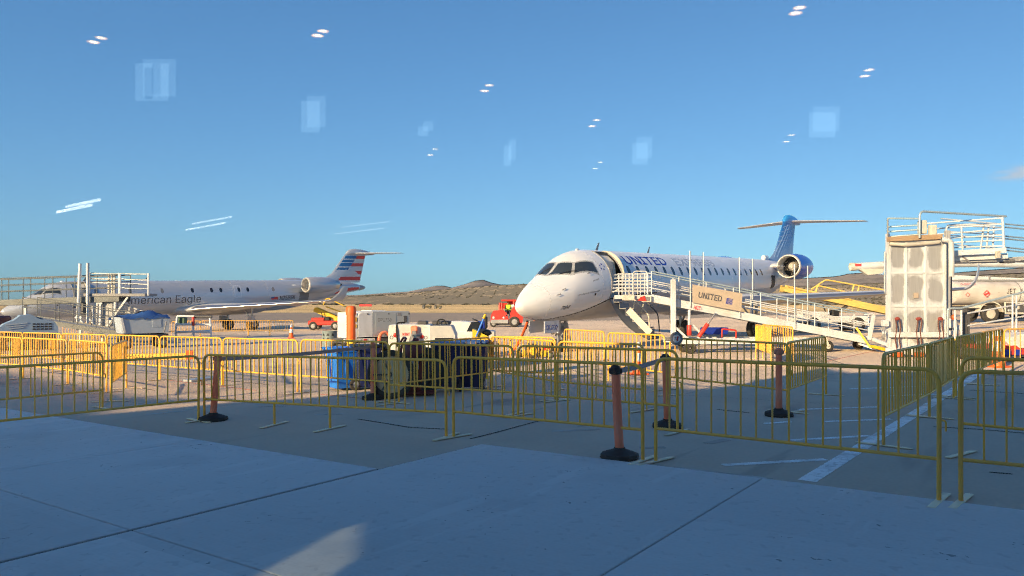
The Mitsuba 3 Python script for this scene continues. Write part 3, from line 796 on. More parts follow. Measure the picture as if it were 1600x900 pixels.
    # antennas, probes, panel lines
    for s, h, c in ((5.15, .36, .22), (9.6, .34, .2)):
        J.part('antenna', MB().loft([np.stack([s + h * .75 * t + FIN[:, 0] * c * (1 - .55 * t), FIN[:, 1] * c, np.full(len(FIN), 3.53 + h * t)], 1) for t in (0, 1)], cap=True), 'mid_grey')
    J.part('beacon', MB().blob((3.85, 0, 3.55), (.14, .06, .07), 1), 'jet_white', True)
    J.part('crown_rail', MB().box((15.8, 0, 3.565), (3.6, .12, .05), bev=.015), 'mid_grey')
    for s, t in ((1.6, 20), (2.9, 27), (1.35, 10)):
        J.part('probe', MB().tube([surf(s, t, 0), surf(s, t, .07), surf(s - .16, t, .08)], .014, 6), 'mid_grey')
    for s in (1.02, 3.62, 8.3, 12.1, 16.4, 19.6):
        J.part('panel_seam', MB().tube(surf(np.full(60, s), np.linspace(-88, 268, 60), -.002), .007, 5, caps=False), 'seam_grey')
    J.patch('static_port', ellipse(3.15, -12, .055, 2.4), 'black', .005)
    return J


def rot_y(a):
    return np.array([[math.cos(a), 0, math.sin(a)], [0, 1, 0], [-math.sin(a), 0, math.cos(a)]])


def grow(poly, d):
    k = math.radians(1) * 1.345
    p = sg.Polygon([(s, t * k) for s, t in poly]).buffer(d, join_style=2)
    return [(x, y / k) for x, y in list(p.exterior.coords)[:-1]]


BELLY = ([0, 0.9, 1.75, 4.2, 7, 12, 20, 24, 31], [-95, -80, -57, -24, -17, -14, -14, -20, -50])
COCKPIT = [[(1.80, 86.5), (2.44, 86.5), (2.62, 62), (2.22, 47.5)], [(2.33, 43), (2.68, 58), (3.38, 42), (3.38, 22)]]
worn('jet_grey', (0.52, 0.53, 0.54), (0.38, 0.38, 0.38), 0.3, 0.6, 0.3)
mat('seam_grey', (0.40, 0.40, 0.41), 0.6)
mat('spinner_grey', (0.48, 0.46, 0.42), 0.45)
mat('inlet_ring', (0.66, 0.63, 0.58), 0.32, 0.25)
ENGINE_PAINT = {'blue': 'jet_blue', 'silver': 'jet_silver'}
FIN_PAINT = {'blue': 'fin_blue', 'silver': 'jet_silver'}
BULLET_PAINT = {'blue': 'jet_sky_blue', 'silver': 'jet_silver'}
UP_, UYAW = (0.18, 26.14), math.radians(52.79)
AP_, AYAW = (-35.29, 52.38), math.radians(48.23)

mat('fin_blue', mikit.proc(lambda p, n, uv: mix((0.36, 0.46, 0.58), (0.03, 0.20, 0.58), smoothstep(3.2, 6.4, p.z))), 0.3)

# --- the blue and white jet on the right
united = thing('regional_jet', 'white regional jet with blue tail and engines, nose towards the viewer', 'airplane')
J = regional_jet(united, *UP_, UYAW, 0.0, 'jet_white', 'jet_belly', 'blue')
J.text('lettering', 'UNITED', 5.72, 36.0, 0.46, 'text_blue', 3.78, bold=True)
J.text('lettering', 'EXPRESS', 10.35, 36.5, 0.44, 'text_pale', 4.5, bold=True)
J.text('lettering', '784', 1.48, -32.5, 0.19, 'black', 0.40, slant=0.25, bold=True)
J.text('lettering', 'Connecting people. Uniting the world.', 2.1, -8.0, 0.055, 'text_grey', 1.30)
J.text('lettering', 'CRJ550', 3.0, 10.5, 0.055, 'text_grey', 0.36)
bs = np.linspace(0.95, 8.0, 30)
bt = np.interp(bs, *BELLY[:2])
k = 0.045 / (math.radians(1) * 1.345)
J.patch('belly_stripe', [(s, t + k) for s, t in zip(bs, bt)] + [(s, t - k * .2) for s, t in zip(bs[::-1], bt[::-1])], 'black', 0.005)
ring_o, ring_i = ellipse(19.3, 22, 1.6, 10.0, 40), ellipse(19.3, 22, 1.55, 9.4, 40)
J.patch('oval_mark', ring_o, 'jet_white', 0.008, hole=ring_i, size=0.2)
for k in range(5):
    J.patch('star_mark', ellipse(3.80 + .13 * math.cos(k * 1.257), 31 + 5.0 * math.sin(k * 1.257), .045, 1.7, 5), 'text_blue', .006)
# globe lattice on the fin: pale arcs
arcs = MB()


def fin_pt(s, z, side, off=0.012):
    le = np.interp(z, [3.30, 3.62, 3.85, 4.2, 5.0, 5.8, 6.15], [25.2, 25.75, 26.45, 27.05, 27.72, 28.38, 28.68])
    te = np.interp(z, [3.30, 3.62, 3.85, 4.2, 5.0, 5.8, 6.15], [30.35, 30.42, 30.5, 30.6, 30.8, 31.02, 31.1])
    u = np.clip((s - le) / (te - le), 0, 1)
    half = np.interp(u, FIN[5::-1, 0], FIN[5::-1, 1]) * np.minimum(te - le, 3.24)
    return np.stack([s, side * (half + off), z + 0 * s], -1)


for side in (1, -1):
    for k in range(6):
        z = np.linspace(3.75, 5.9, 18)
        le = np.interp(z, [3.75, 5.9], [26.3, 28.5])
        s = le + 0.25 + 0.42 * k + 0.35 * np.sin((z - 3.7) * 0.75) * (1 - .12 * k)
        arcs.tube(fin_pt(s, z, side, 0.002), 0.022, 4)
    for k in range(7):
        u = np.linspace(0.05, 0.62, 14)
        z0 = 3.85 + 0.31 * k
        z = z0 + 0.55 * (u - .05) * (k - 1.5) / 3
        le = np.interp(z, [3.75, 5.9], [26.3, 28.5])
        arcs.tube(fin_pt(le + u * 3.0, z, side, 0.002), 0.018, 4)
J.part('fin_globe_lines', arcs, 'fin_line', under=united + '__fin')
J.patch('cargo_opening', [(22.4, -21), (22.4, 14), (23.15, 12), (23.15, -19)], 'black', 0.006)
# nose gear side plate with lettering
gz = J.ground(2.55, 0)
u_, w_ = J.a, np.array([0, 0, 1.0])
text_part(united + '__nose_gear', 'door_lettering', 'CRJ700', 0.17, J.w(np.array([1.24, .349, .62])), u_, w_, 'text_blue', width=0.72)


def cabin_and_stairs(J, stairs):
    m = MB()
    s0, s1 = DOOR[0] - .02, DOOR[1] + .02
    rows = [np.array([[s, 1.18, 1.70], [s, .92, 1.70], [s, .92, 3.10], [s, .50, 3.47]]) for s in (s0, s1)]
    m.add(np.vstack(rows), [[0, 1, 5, 4], [1, 2, 6, 5], [2, 3, 7, 6]])
    for r in rows:
        m.add(r, [[0, 1, 2, 3]])
    J.part('entry_interior', m, 'cabin_trim')
    for s in (DOOR[0] - .012, DOOR[1] + .012):
        J.part('door_frame', MB().tube(surf(np.full(24, s), np.linspace(DOOR[2], DOOR[3], 24), .004), .028, 6), 'mid_grey')
    tt = np.linspace(8, 74, 20)
    wd = .17 * np.sin(np.linspace(.05, 1, 20) * np.pi) ** .8
    J.part('door_lip', MB().loft([np.array([surf(DOOR[1] + .03, t, -.01), surf(DOOR[1] + .0, t, d_)]) for t, d_ in zip(tt, wd)], closed=False), 'cream_paint', True)
    J.part('door_header', MB().bar((DOOR[0], .52, 3.40), (DOOR[1], .52, 3.40), .25, .12), 'dark_grey')
    if not stairs:
        return
    # the door swung down: a curved shell with treads on its upper side and two handrails
    gz = J.ground(4.6, 2.6)
    A, B = np.array([1.30, 1.66]), np.array([2.92, gz + .50])
    d = (B - A) / np.linalg.norm(B - A); nrm = np.array([-d[1], d[0]]) * -1
    L = np.linalg.norm(B - A)
    rows_t, rows_b = [], []
    for t in np.linspace(0, 1, 12):
        c = A + d * L * t + nrm * (0.22 * math.sin(math.pi * t))
        for lst, k in ((rows_t, 0), (rows_b, .09)):
            p = c + nrm * k
            lst.append(p)
    m = MB()
    for lst in (rows_t, rows_b):
        m.loft([np.array([[DOOR[0], p[0], p[1]], [DOOR[1], p[0], p[1]]]) for p in lst], closed=False)
    for s in (DOOR[0], DOOR[1]):
        m.loft([np.array([[s, p[0], p[1]], [s, q_[0], q_[1]]]) for p, q_ in zip(rows_t, rows_b)], closed=False)
    st = J.part('airstair_door', m, 'stair_grey', True)
    rail_p = [A + d * L * t for t in (.42, .98)]
    J.part('side_board', MB().bar((DOOR[0] - .01, *(rail_p[0] + [.06, .20])), (DOOR[0] - .01, *(rail_p[1] + [.06, .16])), .03, .26), 'cream_paint', under=st)
    n_ = 6
    for k in range(n_):
        t = (k + .6) / n_
        c = A + d * L * t
        J.part('step', MB().box(((DOOR[0] + DOOR[1]) / 2, c[0] + .02, c[1] + .02), (.72, .27, .035)).box(((DOOR[0] + DOOR[1]) / 2, c[0] - .11, c[1] + .12), (.72, .02, .2)), 'mid_grey', under=st)
    for s in (DOOR[0] + .06, DOOR[1] - .06):
        h = np.array([.18, .72])
        pts = [A + np.array([.05, .25]), A + d * L * .18 + h, A + d * L * .85 + h * .9, A + d * L * .97 + h * .2]
        J.part('handrail', MB().tube(bend([(s, p[0], p[1]) for p in pts], .15), .024, 6), 'cream_paint' if s < 4.6 else 'dark_grey', True, under=st)
        J.part('handrail_post', MB().tube([(s, *(A + d * L * .5)), (s, *(A + d * L * .5 + h))], .02, 6), 'cream_paint', under=st)


mat('fin_line', (0.30, 0.46, 0.68), 0.4)
mat('stair_grey', (0.30, 0.32, 0.34), 0.5)
cabin_and_stairs(J, True)
JU = J

# --- the silver jet on the left
american = thing('regional_jet', 'silver regional jet with red, white and blue striped tail parked behind the left ramp', 'airplane')
J = regional_jet(american, *AP_, AYAW, -0.50, 'jet_silver', 'jet_belly', 'silver')
J.text('lettering', 'American Eagle', 7.50, -18.0, 0.60, 'text_grey', 6.1)
J.text('lettering', 'N755SK', 20.72, -18.0, 0.36, 'black', 1.6, bold=True)
J.patch('flag_mark', [(19.9, -15), (19.9, -5), (20.55, -5), (20.55, -15)], 'flag_red', 0.005)
J.patch('flag_canton', [(19.9, -10), (19.9, -5), (20.2, -5), (20.2, -10)], 'flag_blue', 0.010)
J.patch('overwing_exit', [(16.5, -4), (16.5, 41), (17.12, 41), (17.12, -4)], 'jet_white', 0.004, hole=[(16.55, -2), (16.55, 39), (17.07, 39), (17.07, -2)])
J.patch('cargo_door', [(22.75, -31), (22.75, 9), (23.8, 3), (23.8, -35)], 'mid_grey', 0.006)
cabin_and_stairs(J, False)
for side in (1, -1):
    for k, (z0, z1, both) in enumerate(((5.62, 5.92, 1), (5.27, 5.52, 0), (4.88, 5.20, 1), (4.52, 4.76, 0), (4.10, 4.44, 1))):
        for colour, a0, a1 in (('flag_blue', 0.07, 0.50), ('flag_red', 0.50, 0.985)):
            if colour == 'flag_red' and not both:
                continue
            rows = []
            for z in np.linspace(z0, z1, 4):
                le = np.interp(z, [4.2, 5.0, 5.8, 6.15], [27.05, 27.72, 28.38, 28.68]); te = np.interp(z, [4.2, 5.0, 5.8, 6.15], [30.6, 30.8, 31.02, 31.1])
                sh = 0.10 * (z - 5.0)
                u0, u1 = (a0, a1 + sh) if colour == 'flag_blue' else (a0 + sh, a1)
                rows.append(fin_pt(le + np.linspace(u0, u1, 9) * (te - le), np.full(9, z), side, 0.006))
            J.part('blue_stripe' if colour == 'flag_blue' else 'red_stripe', MB().loft(rows, closed=False), colour, under=american + '__fin')
    rows = [fin_pt(np.linspace(28.0 - .9 * (3.86 - z), 30.45, 9), np.full(9, z), side, 0.007) for z in np.linspace(3.52, 3.86, 4)]
    J.part('red_stripe', MB().loft(rows, closed=False), 'flag_red', under=american + '__fin')
    f_ = lambda poly: [(s, t if side > 0 else 180 - t) for s, t in poly]
    J.patch('tail_stripe', f_([(26.7, -38), (27.9, -6), (30.1, 2), (30.0, -38)]), 'flag_red', 0.006)
JA = J

# ------------------------------------------------------------------ crowd barriers: frame, feet and every upright bar a part of its own
BAR_CACHE = {}


def barrier_parts(L, H, legs, joined, wb):
    k = (round(L, 1), round(H, 2), legs, joined, wb)
    if k in BAR_CACHE:
        return BAR_CACHE[k]
    L, H = k[0], k[1]
    r, low = 0.0185, 0.36 * H / 1.1
    loop = bend([(0.02, 0, 0.02), (0.02, 0, H), (L - .02, 0, H), (L - .02, 0, 0.02)], 0.13, 7)
    out = [('frame', shape(MB().tube(loop, r, 10), 'yellow_paint', 50)), ('bottom_rail', shape(MB().tube([(.02, 0, low), (L - .02, 0, low)], .016, 8), 'yellow_paint', 50))]
    n = max(3, int(round(L / 0.158)))
    xs_ = np.linspace(0.02, L - .02, n + 1)[1:-1]
    bar = MB().box((0, 0, (low + H) / 2), (wb, 0.020, H - low), bev=.003)
    bars = []
    if joined:
        m = MB()
        for x in xs_:
            m.box((x, 0, (low + H) / 2), (0.018, 0.02, H - low))
        bars = [('bar_panel', shape(m, 'yellow_paint'), 0.0)]
    else:
        d = shape(bar, 'yellow_paint')
        bars = [('bar', d, x) for x in xs_]
    foot = MB().box((0, 0, .012), (.065, .62, .012), bev=.004).bar((0, .2, .016), (0, 0, .13), .012, .04).bar((0, -.2, .016), (0, 0, .13), .012, .04)
    foot = shape(MB().box((0, 0, .014), (.065, .62, .012), bev=.004), 'yellow_foot')
    fx = [.02, L - .02] + [x for x in legs if x > 0]
    leg = [('leg', shape(MB().tube([(x, 0, .02), (x, 0, low)], r * .9, 8), 'yellow_paint', 50)) for x in legs if x > 0]
    hook = shape(MB().tube(bend([(L - .02, 0, H * .62), (L + .03, .0, H * .62), (L + .03, 0, H * .54)], .02, 4), .008, 6), 'yellow_paint')
    BAR_CACHE[k] = (out + leg + [('hook', hook)], bars, foot, fx)
    return BAR_CACHE[k]


def barrier(p, q, label, group, H=1.07, L=None, legs=(), joined=False, lean=0.0, turn=0.0, wb=0.0145, sheet=False):
    p, q = np.asarray(p, float), np.asarray(q, float)
    L = L or float(np.linalg.norm(q - p))
    d = unit(q - p)
    key = thing('crowd_barrier', label, 'barrier', group)
    parts, bars, foot, fx = barrier_parts(L, H, legs, joined, wb)
    M = pose(p[0], p[1], math.atan2(d[1], d[0]))
    M[2, 0] = g(*(p + d)) - g(*p)
    R = np.eye(4); R[1, 2] = lean + RNG.uniform(-.012, .012); R[0, 2] = RNG.uniform(-.006, .006)
    M = M @ R
    for name, dd in parts:
        put(key, name, dd, M=M)
    S = np.eye(4)
    for name, dd, x in bars:
        S[0, 3] = x + (RNG.uniform(-.005, .005) if x else 0)
        S[1, 2] = RNG.normal() * .006 if x else 0
        put(key, name, dd, M=M @ S)
    S[1, 2] = 0
    if sheet:
        put(key, 'sheet', MB().box((L / 2, 0, H * .66), (L - .10, .008, H * .60)), 'yellow_paint', False, M)
    for k, x in enumerate(fx):
        S[0, 3] = x
        c, s_ = math.cos(turn + 0.06 * ((k * 7) % 5 - 2)), math.sin(turn + 0.06 * ((k * 7) % 5 - 2))
        Rz = np.array([[c, -s_, 0, 0], [s_, c, 0, 0], [0, 0, 1, 0], [0, 0, 0, 1.0]])
        put(key, 'foot', foot, M=M @ S @ Rz)
    return key


A = ground_at
along = lambda p, d, L: np.asarray(p) + unit(d) * L
NEAR = 'shaded crowd barriers in the nearest row'
n4a, n4b = A(318, 657), A(700, 684)
barrier(A(1022, 722), A(1470, 785), 'nearest shaded yellow barrier, between the front stanchion and the barrier at the right edge', NEAR, 1.10, lean=.004)
p = A(1497, 785)
barrier(p, along(p, BX, 2.6), 'shaded barrier cut off by the lower right edge of the picture', NEAR, 1.09)
barrier(A(707, 684), A(1013, 722), 'shaded barrier just left of the front stanchion with the faded top', NEAR, 1.03, lean=-.004)
barrier(n4a, n4b, 'long shaded barrier with two inner legs in front of the blue bin', NEAR, 0.99, legs=(1.37, 2.35))
p = A(312, 658)
barrier(along(p, -AX * 1.02 - BX * .06, 3.8), p, 'long shaded barrier at the left edge running towards the left stanchion', NEAR, 0.98)
p = A(162, 638)
barrier(along(p, -AX * 1.05 + BX * 0.0, 2.6), p, 'shaded barrier behind the long one at the left edge, rounded end before the sunlit panel', NEAR, 0.96)

# middle row, sunlit at its left end, in the terminal's shade at its right end
MID = 'crowd barriers in the middle row'
b0 = A(250, 594)
mids = ['sunlit yellow barrier at the far left end of the middle row', 'sunlit yellow barrier under the left ramp tower', 'sunlit yellow barrier second left of the white baggage cart', 'sunlit yellow barrier below the white baggage cart',
        'sunlit yellow barrier right behind the left stanchion', 'sunlit yellow barrier left of the blue bin', 'half shaded barrier with the blue bin behind it']
step = np.array([2.10, -1.56])
for k, txt in zip((-4, -3, -2, -1, 0, 1), mids):
    p = b0 + step * k
    barrier(p, p + step * .985, txt, MID, 1.05, L=2.6, lean=.01 * ((k % 3) - 1), wb=.026)
p = A(467, 614)
barrier(p + step * .02, along(p, step, 2.6), mids[6], MID, 1.06)
barrier(A(607, 632), A(800, 648), 'shaded barrier in front of the wheeled extinguisher', MID, 1.06)
barrier(A(808, 650), A(1062, 677), 'shaded barrier behind the front stanchion with the grey belt', MID, 1.07)
barrier(A(622, 630), along(A(622, 630), AX, 2.7), 'shaded barrier running back along the wheeled extinguisher', MID, 1.05)
barrier(A(766, 604), A(868, 626), 'barrier below the jet nose, yellow in the sun at its left end', MID, 1.05)
barrier(A(870, 627), A(1008, 643), 'shaded barrier in front of the yellow pair by the airstair', MID, 1.05)
p = A(1230, 645)
barrier(along(p, [-1.4, 2.6], 2.75), p, 'shaded barrier carrying the round white sign', MID, 1.06)
barrier(p, along(p, AX * .97 - BX * .02, 2.7), 'barrier seen nearly edge-on behind the right stanchion', MID, 1.07)

LEFT = 'sunlit yellow barriers in front of the middle row on the left'
c0, c1 = A(36, 592), A(107, 601)
barrier(c0 - (c1 - c0), c0, 'front sunlit yellow barrier cut off by the left edge', LEFT, 1.02, L=2.6, wb=.026)
barrier(c0, c1, 'front sunlit yellow barrier second from the left edge', LEFT, 1.02, L=2.6, wb=.026)
barrier(c1, A(168, 614), 'front sunlit yellow barrier left of the one seen edge-on', LEFT, 1.02, L=2.6, wb=.026)
barrier((-7.35, 13.9), (-8.25, 16.25), 'sunlit yellow barrier seen edge-on at the end of the left front row', LEFT, 1.03, wb=.026)

SUNNY = 'sunlit yellow barriers beside the open airstair'
u0, u1 = A(881, 583), A(946, 596)
barrier(u0, along(u0, u1 - u0, 2.3), 'tall looking sunlit yellow barrier left of the airstair foot', SUNNY, 1.1, wb=.022)
barrier(u1 + np.array([.05, -.03]), u1 + np.array([0.95, -1.95]), 'sunlit yellow barrier in front of the airstair foot', SUNNY, 1.08, wb=.022)
p = A(768, 604)
barrier(along(p, BX * .95 - AX * .25, .01), along(p, BX, 1.6), 'short sunlit yellow barrier left of the nose wheel', SUNNY, 1.05, wb=.022)
RIGHT = 'crowd barriers leading to the right ramp'
barrier((7.66, 23.2), (7.52, 20.3), 'sunlit yellow barrier under the white ramp', RIGHT, 1.06)
barrier((7.42, 23.1), (6.98, 20.45), 'sunlit yellow barrier edge-on like a solid sheet under the white ramp', RIGHT, 1.06, sheet=True)
f0, f1, f2 = A(1380, 698), A(1452, 653), A(1493, 621)
barrier(f0, f1, 'shaded barrier along the wide white line, nearest of three', RIGHT, 1.07)
k_ = barrier(f1, f2, 'shaded barrier seen edge-on like a solid sheet in front of the ramp panel', RIGHT, 1.07, L=2.7, sheet=True)
f3, f4 = f2 + unit([1.72, 2.0]) * 2.6, f2 + unit([1.72, 2.0]) * 5.2
barrier(f2, f3, 'shaded barrier beyond the edge-on one on the right', RIGHT, 1.06)
barrier(f3, f4, 'half sunlit barrier at the end of the row on the right', RIGHT, 1.06)
barrier(f4, f4 + np.array([2.5, .7]), 'sunlit yellow barrier at the right edge before the red cart', RIGHT, 1.05)
p = A(1499, 711)
barrier(p, along(p, BX * .9 - AX * .2, 2.6), 'shaded barrier second from the front at the right edge', RIGHT, 1.06)

FAR = 'small barriers beside the silver jet'
for px0, px1, y_, txt in ((268, 312, 49, 'thin brown far barrier right of the baggage cart'), (312, 387, 49, 'brown far barrier before the left main wheel'), (387, 419, 49, 'brown far barrier before the right main wheel'), (420, 457, 48, 'small sunlit yellow barrier right of the jet wheels'),
                          (98, 140, 46, 'small sunlit barrier below the left ramp')):
    a_, b_ = (px0 - 800) / F * y_, (px1 - 800) / F * y_
    barrier((a_, y_), (b_, y_ + .3), txt, FAR, 1.0, joined=True)

# ------------------------------------------------------------------ stanchions
def stanchion(px, py, H, label, lean=(0, 0), cap='black', fade=None):
    x, y = A(px, py)
    key = thing('stanchion', label, 'stanchion', 'orange belt stanchions')
    M = pose(x, y, random.random() * 3)
    n8 = MB().lathe([(.001, .0), (.205, .0), (.215, .02), (.205, .055), (.12, .085), (.07, .10), (.06, .12)], n=10)
    put(key, 'base', n8, 'rubber', 25, M)
    top = np.array([lean[0], lean[1], H])
    M0 = pose(x, y)
    put(key, 'post', MB().tube([(0, 0, .10), tuple(top * .45), tuple(top * .8), tuple(top)], [.048, .048, .047, .047], 18), 'post_orange', True, M0)
    put(key, 'head', MB().tube([tuple(top * .93), tuple(top * 1.0)], .056, 16).box(top * .965 + [.055, 0, 0], (.03, .05, .06), bev=.008).box(top * .965 - [.055, 0, 0], (.03, .05, .06), bev=.008), cap, 40, M0)
    put(key, 'top_cap', MB().lathe([(.054, 0), (.046, .018), (.02, .028), (.001, .03)], top, n=16), 'post_orange' if cap != 'black' else 'black', 40, M0)
    return key, np.array([x, y, g(x, y)]) + top


worn('faded_head', (0.62, 0.20, 0.12), (0.40, 0.22, 0.17), 0.6, 9.0, 0.5)
s3, t3 = stanchion(968, 716, 0.985, 'front stanchion with a black base and faded pink top between the two nearest barriers', (-.045, 0))
s4, t4 = stanchion(1043, 668, 0.975, 'stanchion joined to the front one by the grey belt', (-.03, 0))
s1, t1 = stanchion(333, 657, 0.965, 'leaning stanchion at the left with a brown belt', (.075, 0), 'faded_head')
s2, t2 = stanchion(583, 624, 1.01, 'stanchion in front of the blue bin', (.0, 0), 'faded_head')
s5, t5 = stanchion(1217, 650, 0.985, 'stanchion at the right beside the edge-on barrier', (0, 0), 'faded_head')


def belt(key, p, q, sag, m):
    t = np.linspace(0, 1, 12)
    c = p + (q - p) * t[:, None] - np.array([0, 0, 1.0]) * (sag * 4 * t * (1 - t))[:, None]
    mm = MB()
    mm.loft([np.array([a + [0, 0, .030], a + [0, .003, .030], a + [0, .003, -.030], a - [0, 0, .030]]) for a in c])
    put(key, 'belt', mm, m)


mat('belt_pale', (0.30, 0.26, 0.27), 0.6)
belt(s3, t3 - [0, 0, .035], t4 - [0, 0, .035], .02, 'belt_pale')
belt(s1, t1 - [0, 0, .04], t2 - [0, 0, .04], .03, 'belt_grey')

# ------------------------------------------------------------------ boarding ramps
def rail_set(key, p, q, heights, r, m, name='rail', n=8):
    for k, h in enumerate(heights):
        put(key, 'handrail' if k == 0 else name, MB().tube([np.add(p, [0, 0, h]), np.add(q, [0, 0, h])], r * (1.15 if k == 0 else .85), n), m if k or m == 'dull_ramp' else 'rail_top', True)


worn('rail_top', (0.42, 0.52, 0.56), (0.30, 0.34, 0.36), 0.4, 4.0, 0.35, 0.3)
worn('ramp_white', (0.63, 0.66, 0.69), (0.38, 0.34, 0.28), 0.45, 1.4, 0.45)


def flight(key, P, Q, back, rails, post_n, rail_r=.022, beam=.26, deck='mid_grey', m='ramp_white'):
    """A sloping deck from P to Q (top of the near side beam), going back by the vector back."""
    P, Q, back = np.asarray(P, float), np.asarray(Q, float), np.asarray(back, float)
    put(key, 'deck', MB().add([P - [0, 0, .05], Q - [0, 0, .05], Q + back - [0, 0, .05], P + back - [0, 0, .05], P - [0, 0, .10], Q - [0, 0, .10], Q + back - [0, 0, .10], P + back - [0, 0, .10]],
                              [[0, 1, 2, 3], [7, 6, 5, 4]]), deck)
    for o in (0 * back, back):
        put(key, 'side_beam', MB().bar(P + o - [0, 0, beam / 2], Q + o - [0, 0, beam / 2], .06, beam), m)
        rail_set(key, P + o, Q + o, rails, rail_r, m)
        for t in np.linspace(0, 1, post_n):
            b = P + o + (Q - P) * t
            put(key, 'post', MB().tube([b, b + [0, 0, rails[0]]], rail_r * .95, 8), m, True)
    for t in np.linspace(.08, .92, 7):
        b = P + (Q - P) * t - [0, 0, .16]
        put(key, 'cross_member', MB().bar(b, b + back, .06, .10), m)


# --- the long white ramp in front of the right jet
ramp = thing('boarding_ramp', 'long white boarding ramp sloping down to the right, lettered tan banner on its rail', 'ramp', 'mobile boarding ramps')
P0, P1 = at(1018, 460, 26.3), at(1357, 526, 26.6)
BK = np.array([0.06, 1.25, 0])
flight(ramp, P0, P1, BK, (.80, .47, .40, .22), 9)
# platform at the upper end
L0 = at(966, 461, 26.3)
L0[2] = P0[2]
put(ramp, 'platform', MB().box((L0 + P0) / 2 + BK / 2 - [0, 0, .09], (P0[0] - L0[0], 1.25, .14), bev=.01), 'ramp_white')
for k, h in enumerate((.72, .60, .48, .36, .24, .12)):
    for o in (0 * BK, BK):
        put(ramp, 'gate_rail', MB().tube([L0 + o + [.08 * (5 - k) / 5 - .1, 0, h], P0 + o + [0, 0, h]], .019, 6), 'ramp_white', True)
for x in (.12, .33, .58, .80):
    for o in (0 * BK, BK):
        b = L0 + o + (P0 - L0) * x
        put(ramp, 'gate_post', MB().tube([b, b + [0, 0, .74]], .021, 6), 'ramp_white', True)
put(ramp, 'gate_hoop', MB().tube(bend([L0 + [.5, -.02, 0], L0 + [.5, -.02, .80], L0 + [1.02, -.02, .80], L0 + [1.02, -.02, 0]], .14), .023, 8), 'ramp_white', True)
put(ramp, 'control_box', MB().box(at(1010, 467, 26.2), (.34, .14, .22), bev=.02), 'cream_paint')
put(ramp, 'control_panel', MB().box(at(1010, 467, 26.12), (.22, .02, .13)), 'mid_grey')
put(ramp, 'red_cover', MB().prism([(0, 0), (.30, 0), (.24, .17), (.10, .13)], at(996, 470, 26.14), (1, 0, 0), (0, 0, 1), .05), 'red_paint')
put(ramp, 'end_box', MB().box(at(982, 465, 26.2), (.42, .1, .2), bev=.02), 'cream_paint')
# tall awning poles in three pairs
for x_, top in ((1078, 392), (1155, 402), (1241, 413)):
    t = (x_ - 1018) / (1357 - 1018)
    b = P0 + (P1 - P0) * t
    put(ramp, 'awning_pole', MB().tube([b + [0, -.05, -.2], at(x_, top, b[1])], .028, 8), 'galvanised', True)
    put(ramp, 'awning_pole', MB().tube([[at(x_ + 21, 0, b[1] + 1.30)[0], b[1] + 1.30, b[2] - .3], at(x_ + 21, top + 2.5, b[1] + 1.30)], .028, 8), 'galvanised', True)
# the banner
Yb = 26.22
c = [at(1082, 444.5, Yb), at(1160, 458.5, Yb), at(1158.5, 487, Yb), at(1082, 472.5, Yb)]
m = MB(); m.add(c + [p + [0, .02, 0] for p in c], [[3, 2, 1, 0], [4, 5, 6, 7], [0, 1, 5, 4], [1, 2, 6, 5], [2, 3, 7, 6], [3, 0, 4, 7]])
put(ramp, 'banner', m, 'tan_board', label='tan banner with dark blue lettering and a globe emblem')
u_ = unit(c[1] - c[0]); w_ = unit(np.cross(np.cross(u_, [0, 0, 1]), u_))
text_part(ramp + '__banner', 'lettering', 'UNITED', .19, at(1090, 464.5, Yb - .012), u_, w_, 'text_grey', width=.83, bold=True)
e0 = at(1134, 474.5, Yb - .006)
put(ramp + '__banner', 'emblem_field', MB().add([e0, e0 + u_ * .22, e0 + u_ * .22 + w_ * .20, e0 + w_ * .20], [[0, 1, 2, 3]]), 'text_blue')
gl = MB()
for k in range(4):
    gl.tube([e0 + [0, -.006, 0] + u_ * (.03 + .05 * k) + w_ * .012, e0 + [0, -.006, 0] + u_ * (.07 + .045 * k) + w_ * .10, e0 + [0, -.006, 0] + u_ * (.13 + .028 * k) + w_ * .19], .005, 4)
    gl.tube([e0 + [0, -.006, 0] + u_ * .012 + w_ * (.04 + .042 * k), e0 + [0, -.006, 0] + u_ * .20 + w_ * (.02 + .05 * k)], .005, 4)
put(ramp + '__banner', 'emblem_lines', gl, 'tan_board')
d_ = unit(P1 - P0)
text_part(ramp, 'red_lettering', 'ACT', .13, at(1083.5, 482.5, 26.25), d_, [0, 0, 1], 'flag_red', width=.27, bold=True)
text_part(ramp, 'red_lettering', 'DO NOT STAND UNDER RAMP', .085, at(1200, 502.3, 26.5), d_, [0, 0, 1], 'flag_red', width=.78)
# undercarriage: column, hydraulic lift, base frame, wheels, toe
gb = g(6, 26.3)
put(ramp, 'column', MB().box((at(1052, 500, 26.1)[0], 26.1, (1.05 + gb) / 2 + 1.0), (.17, .17, 1.95), bev=.02), 'ramp_white')
put(ramp, 'base_beam', MB().box((8.1, 26.2, .30), (5.3, .16, .20), bev=.015), 'ramp_white')
put(ramp, 'base_beam', MB().box((8.1, 27.3, .30), (5.3, .16, .20), bev=.015), 'ramp_white')
for x in (5.7, 10.6):
    put(ramp, 'base_cross_beam', MB().box((x, 26.75, .30), (.14, 1.0, .16)), 'ramp_white')
for p, q, m_ in ((at(1056, 512, 26.1), at(1072, 527, 26.1), 'ramp_white'), (at(1082, 508, 26.5), at(1098, 524, 26.5), 'ramp_white')):
    put(ramp, 'brace', MB().bar(p, q, .07, .07), m_)
put(ramp, 'lift_post', MB().tube([at(1077, 524, 26.4), at(1077, 508, 26.4)], .085, 12), 'red_paint', True)
put(ramp, 'lift_rod', MB().tube([at(1077, 508, 26.4), at(1077, 484, 26.4)], .05, 12), 'ramp_white', True)
put(ramp, 'hydraulic_cylinder', MB().tube([at(1092, 526, 26.25), at(1106, 506, 26.25)], .075, 12), 'red_paint', True)
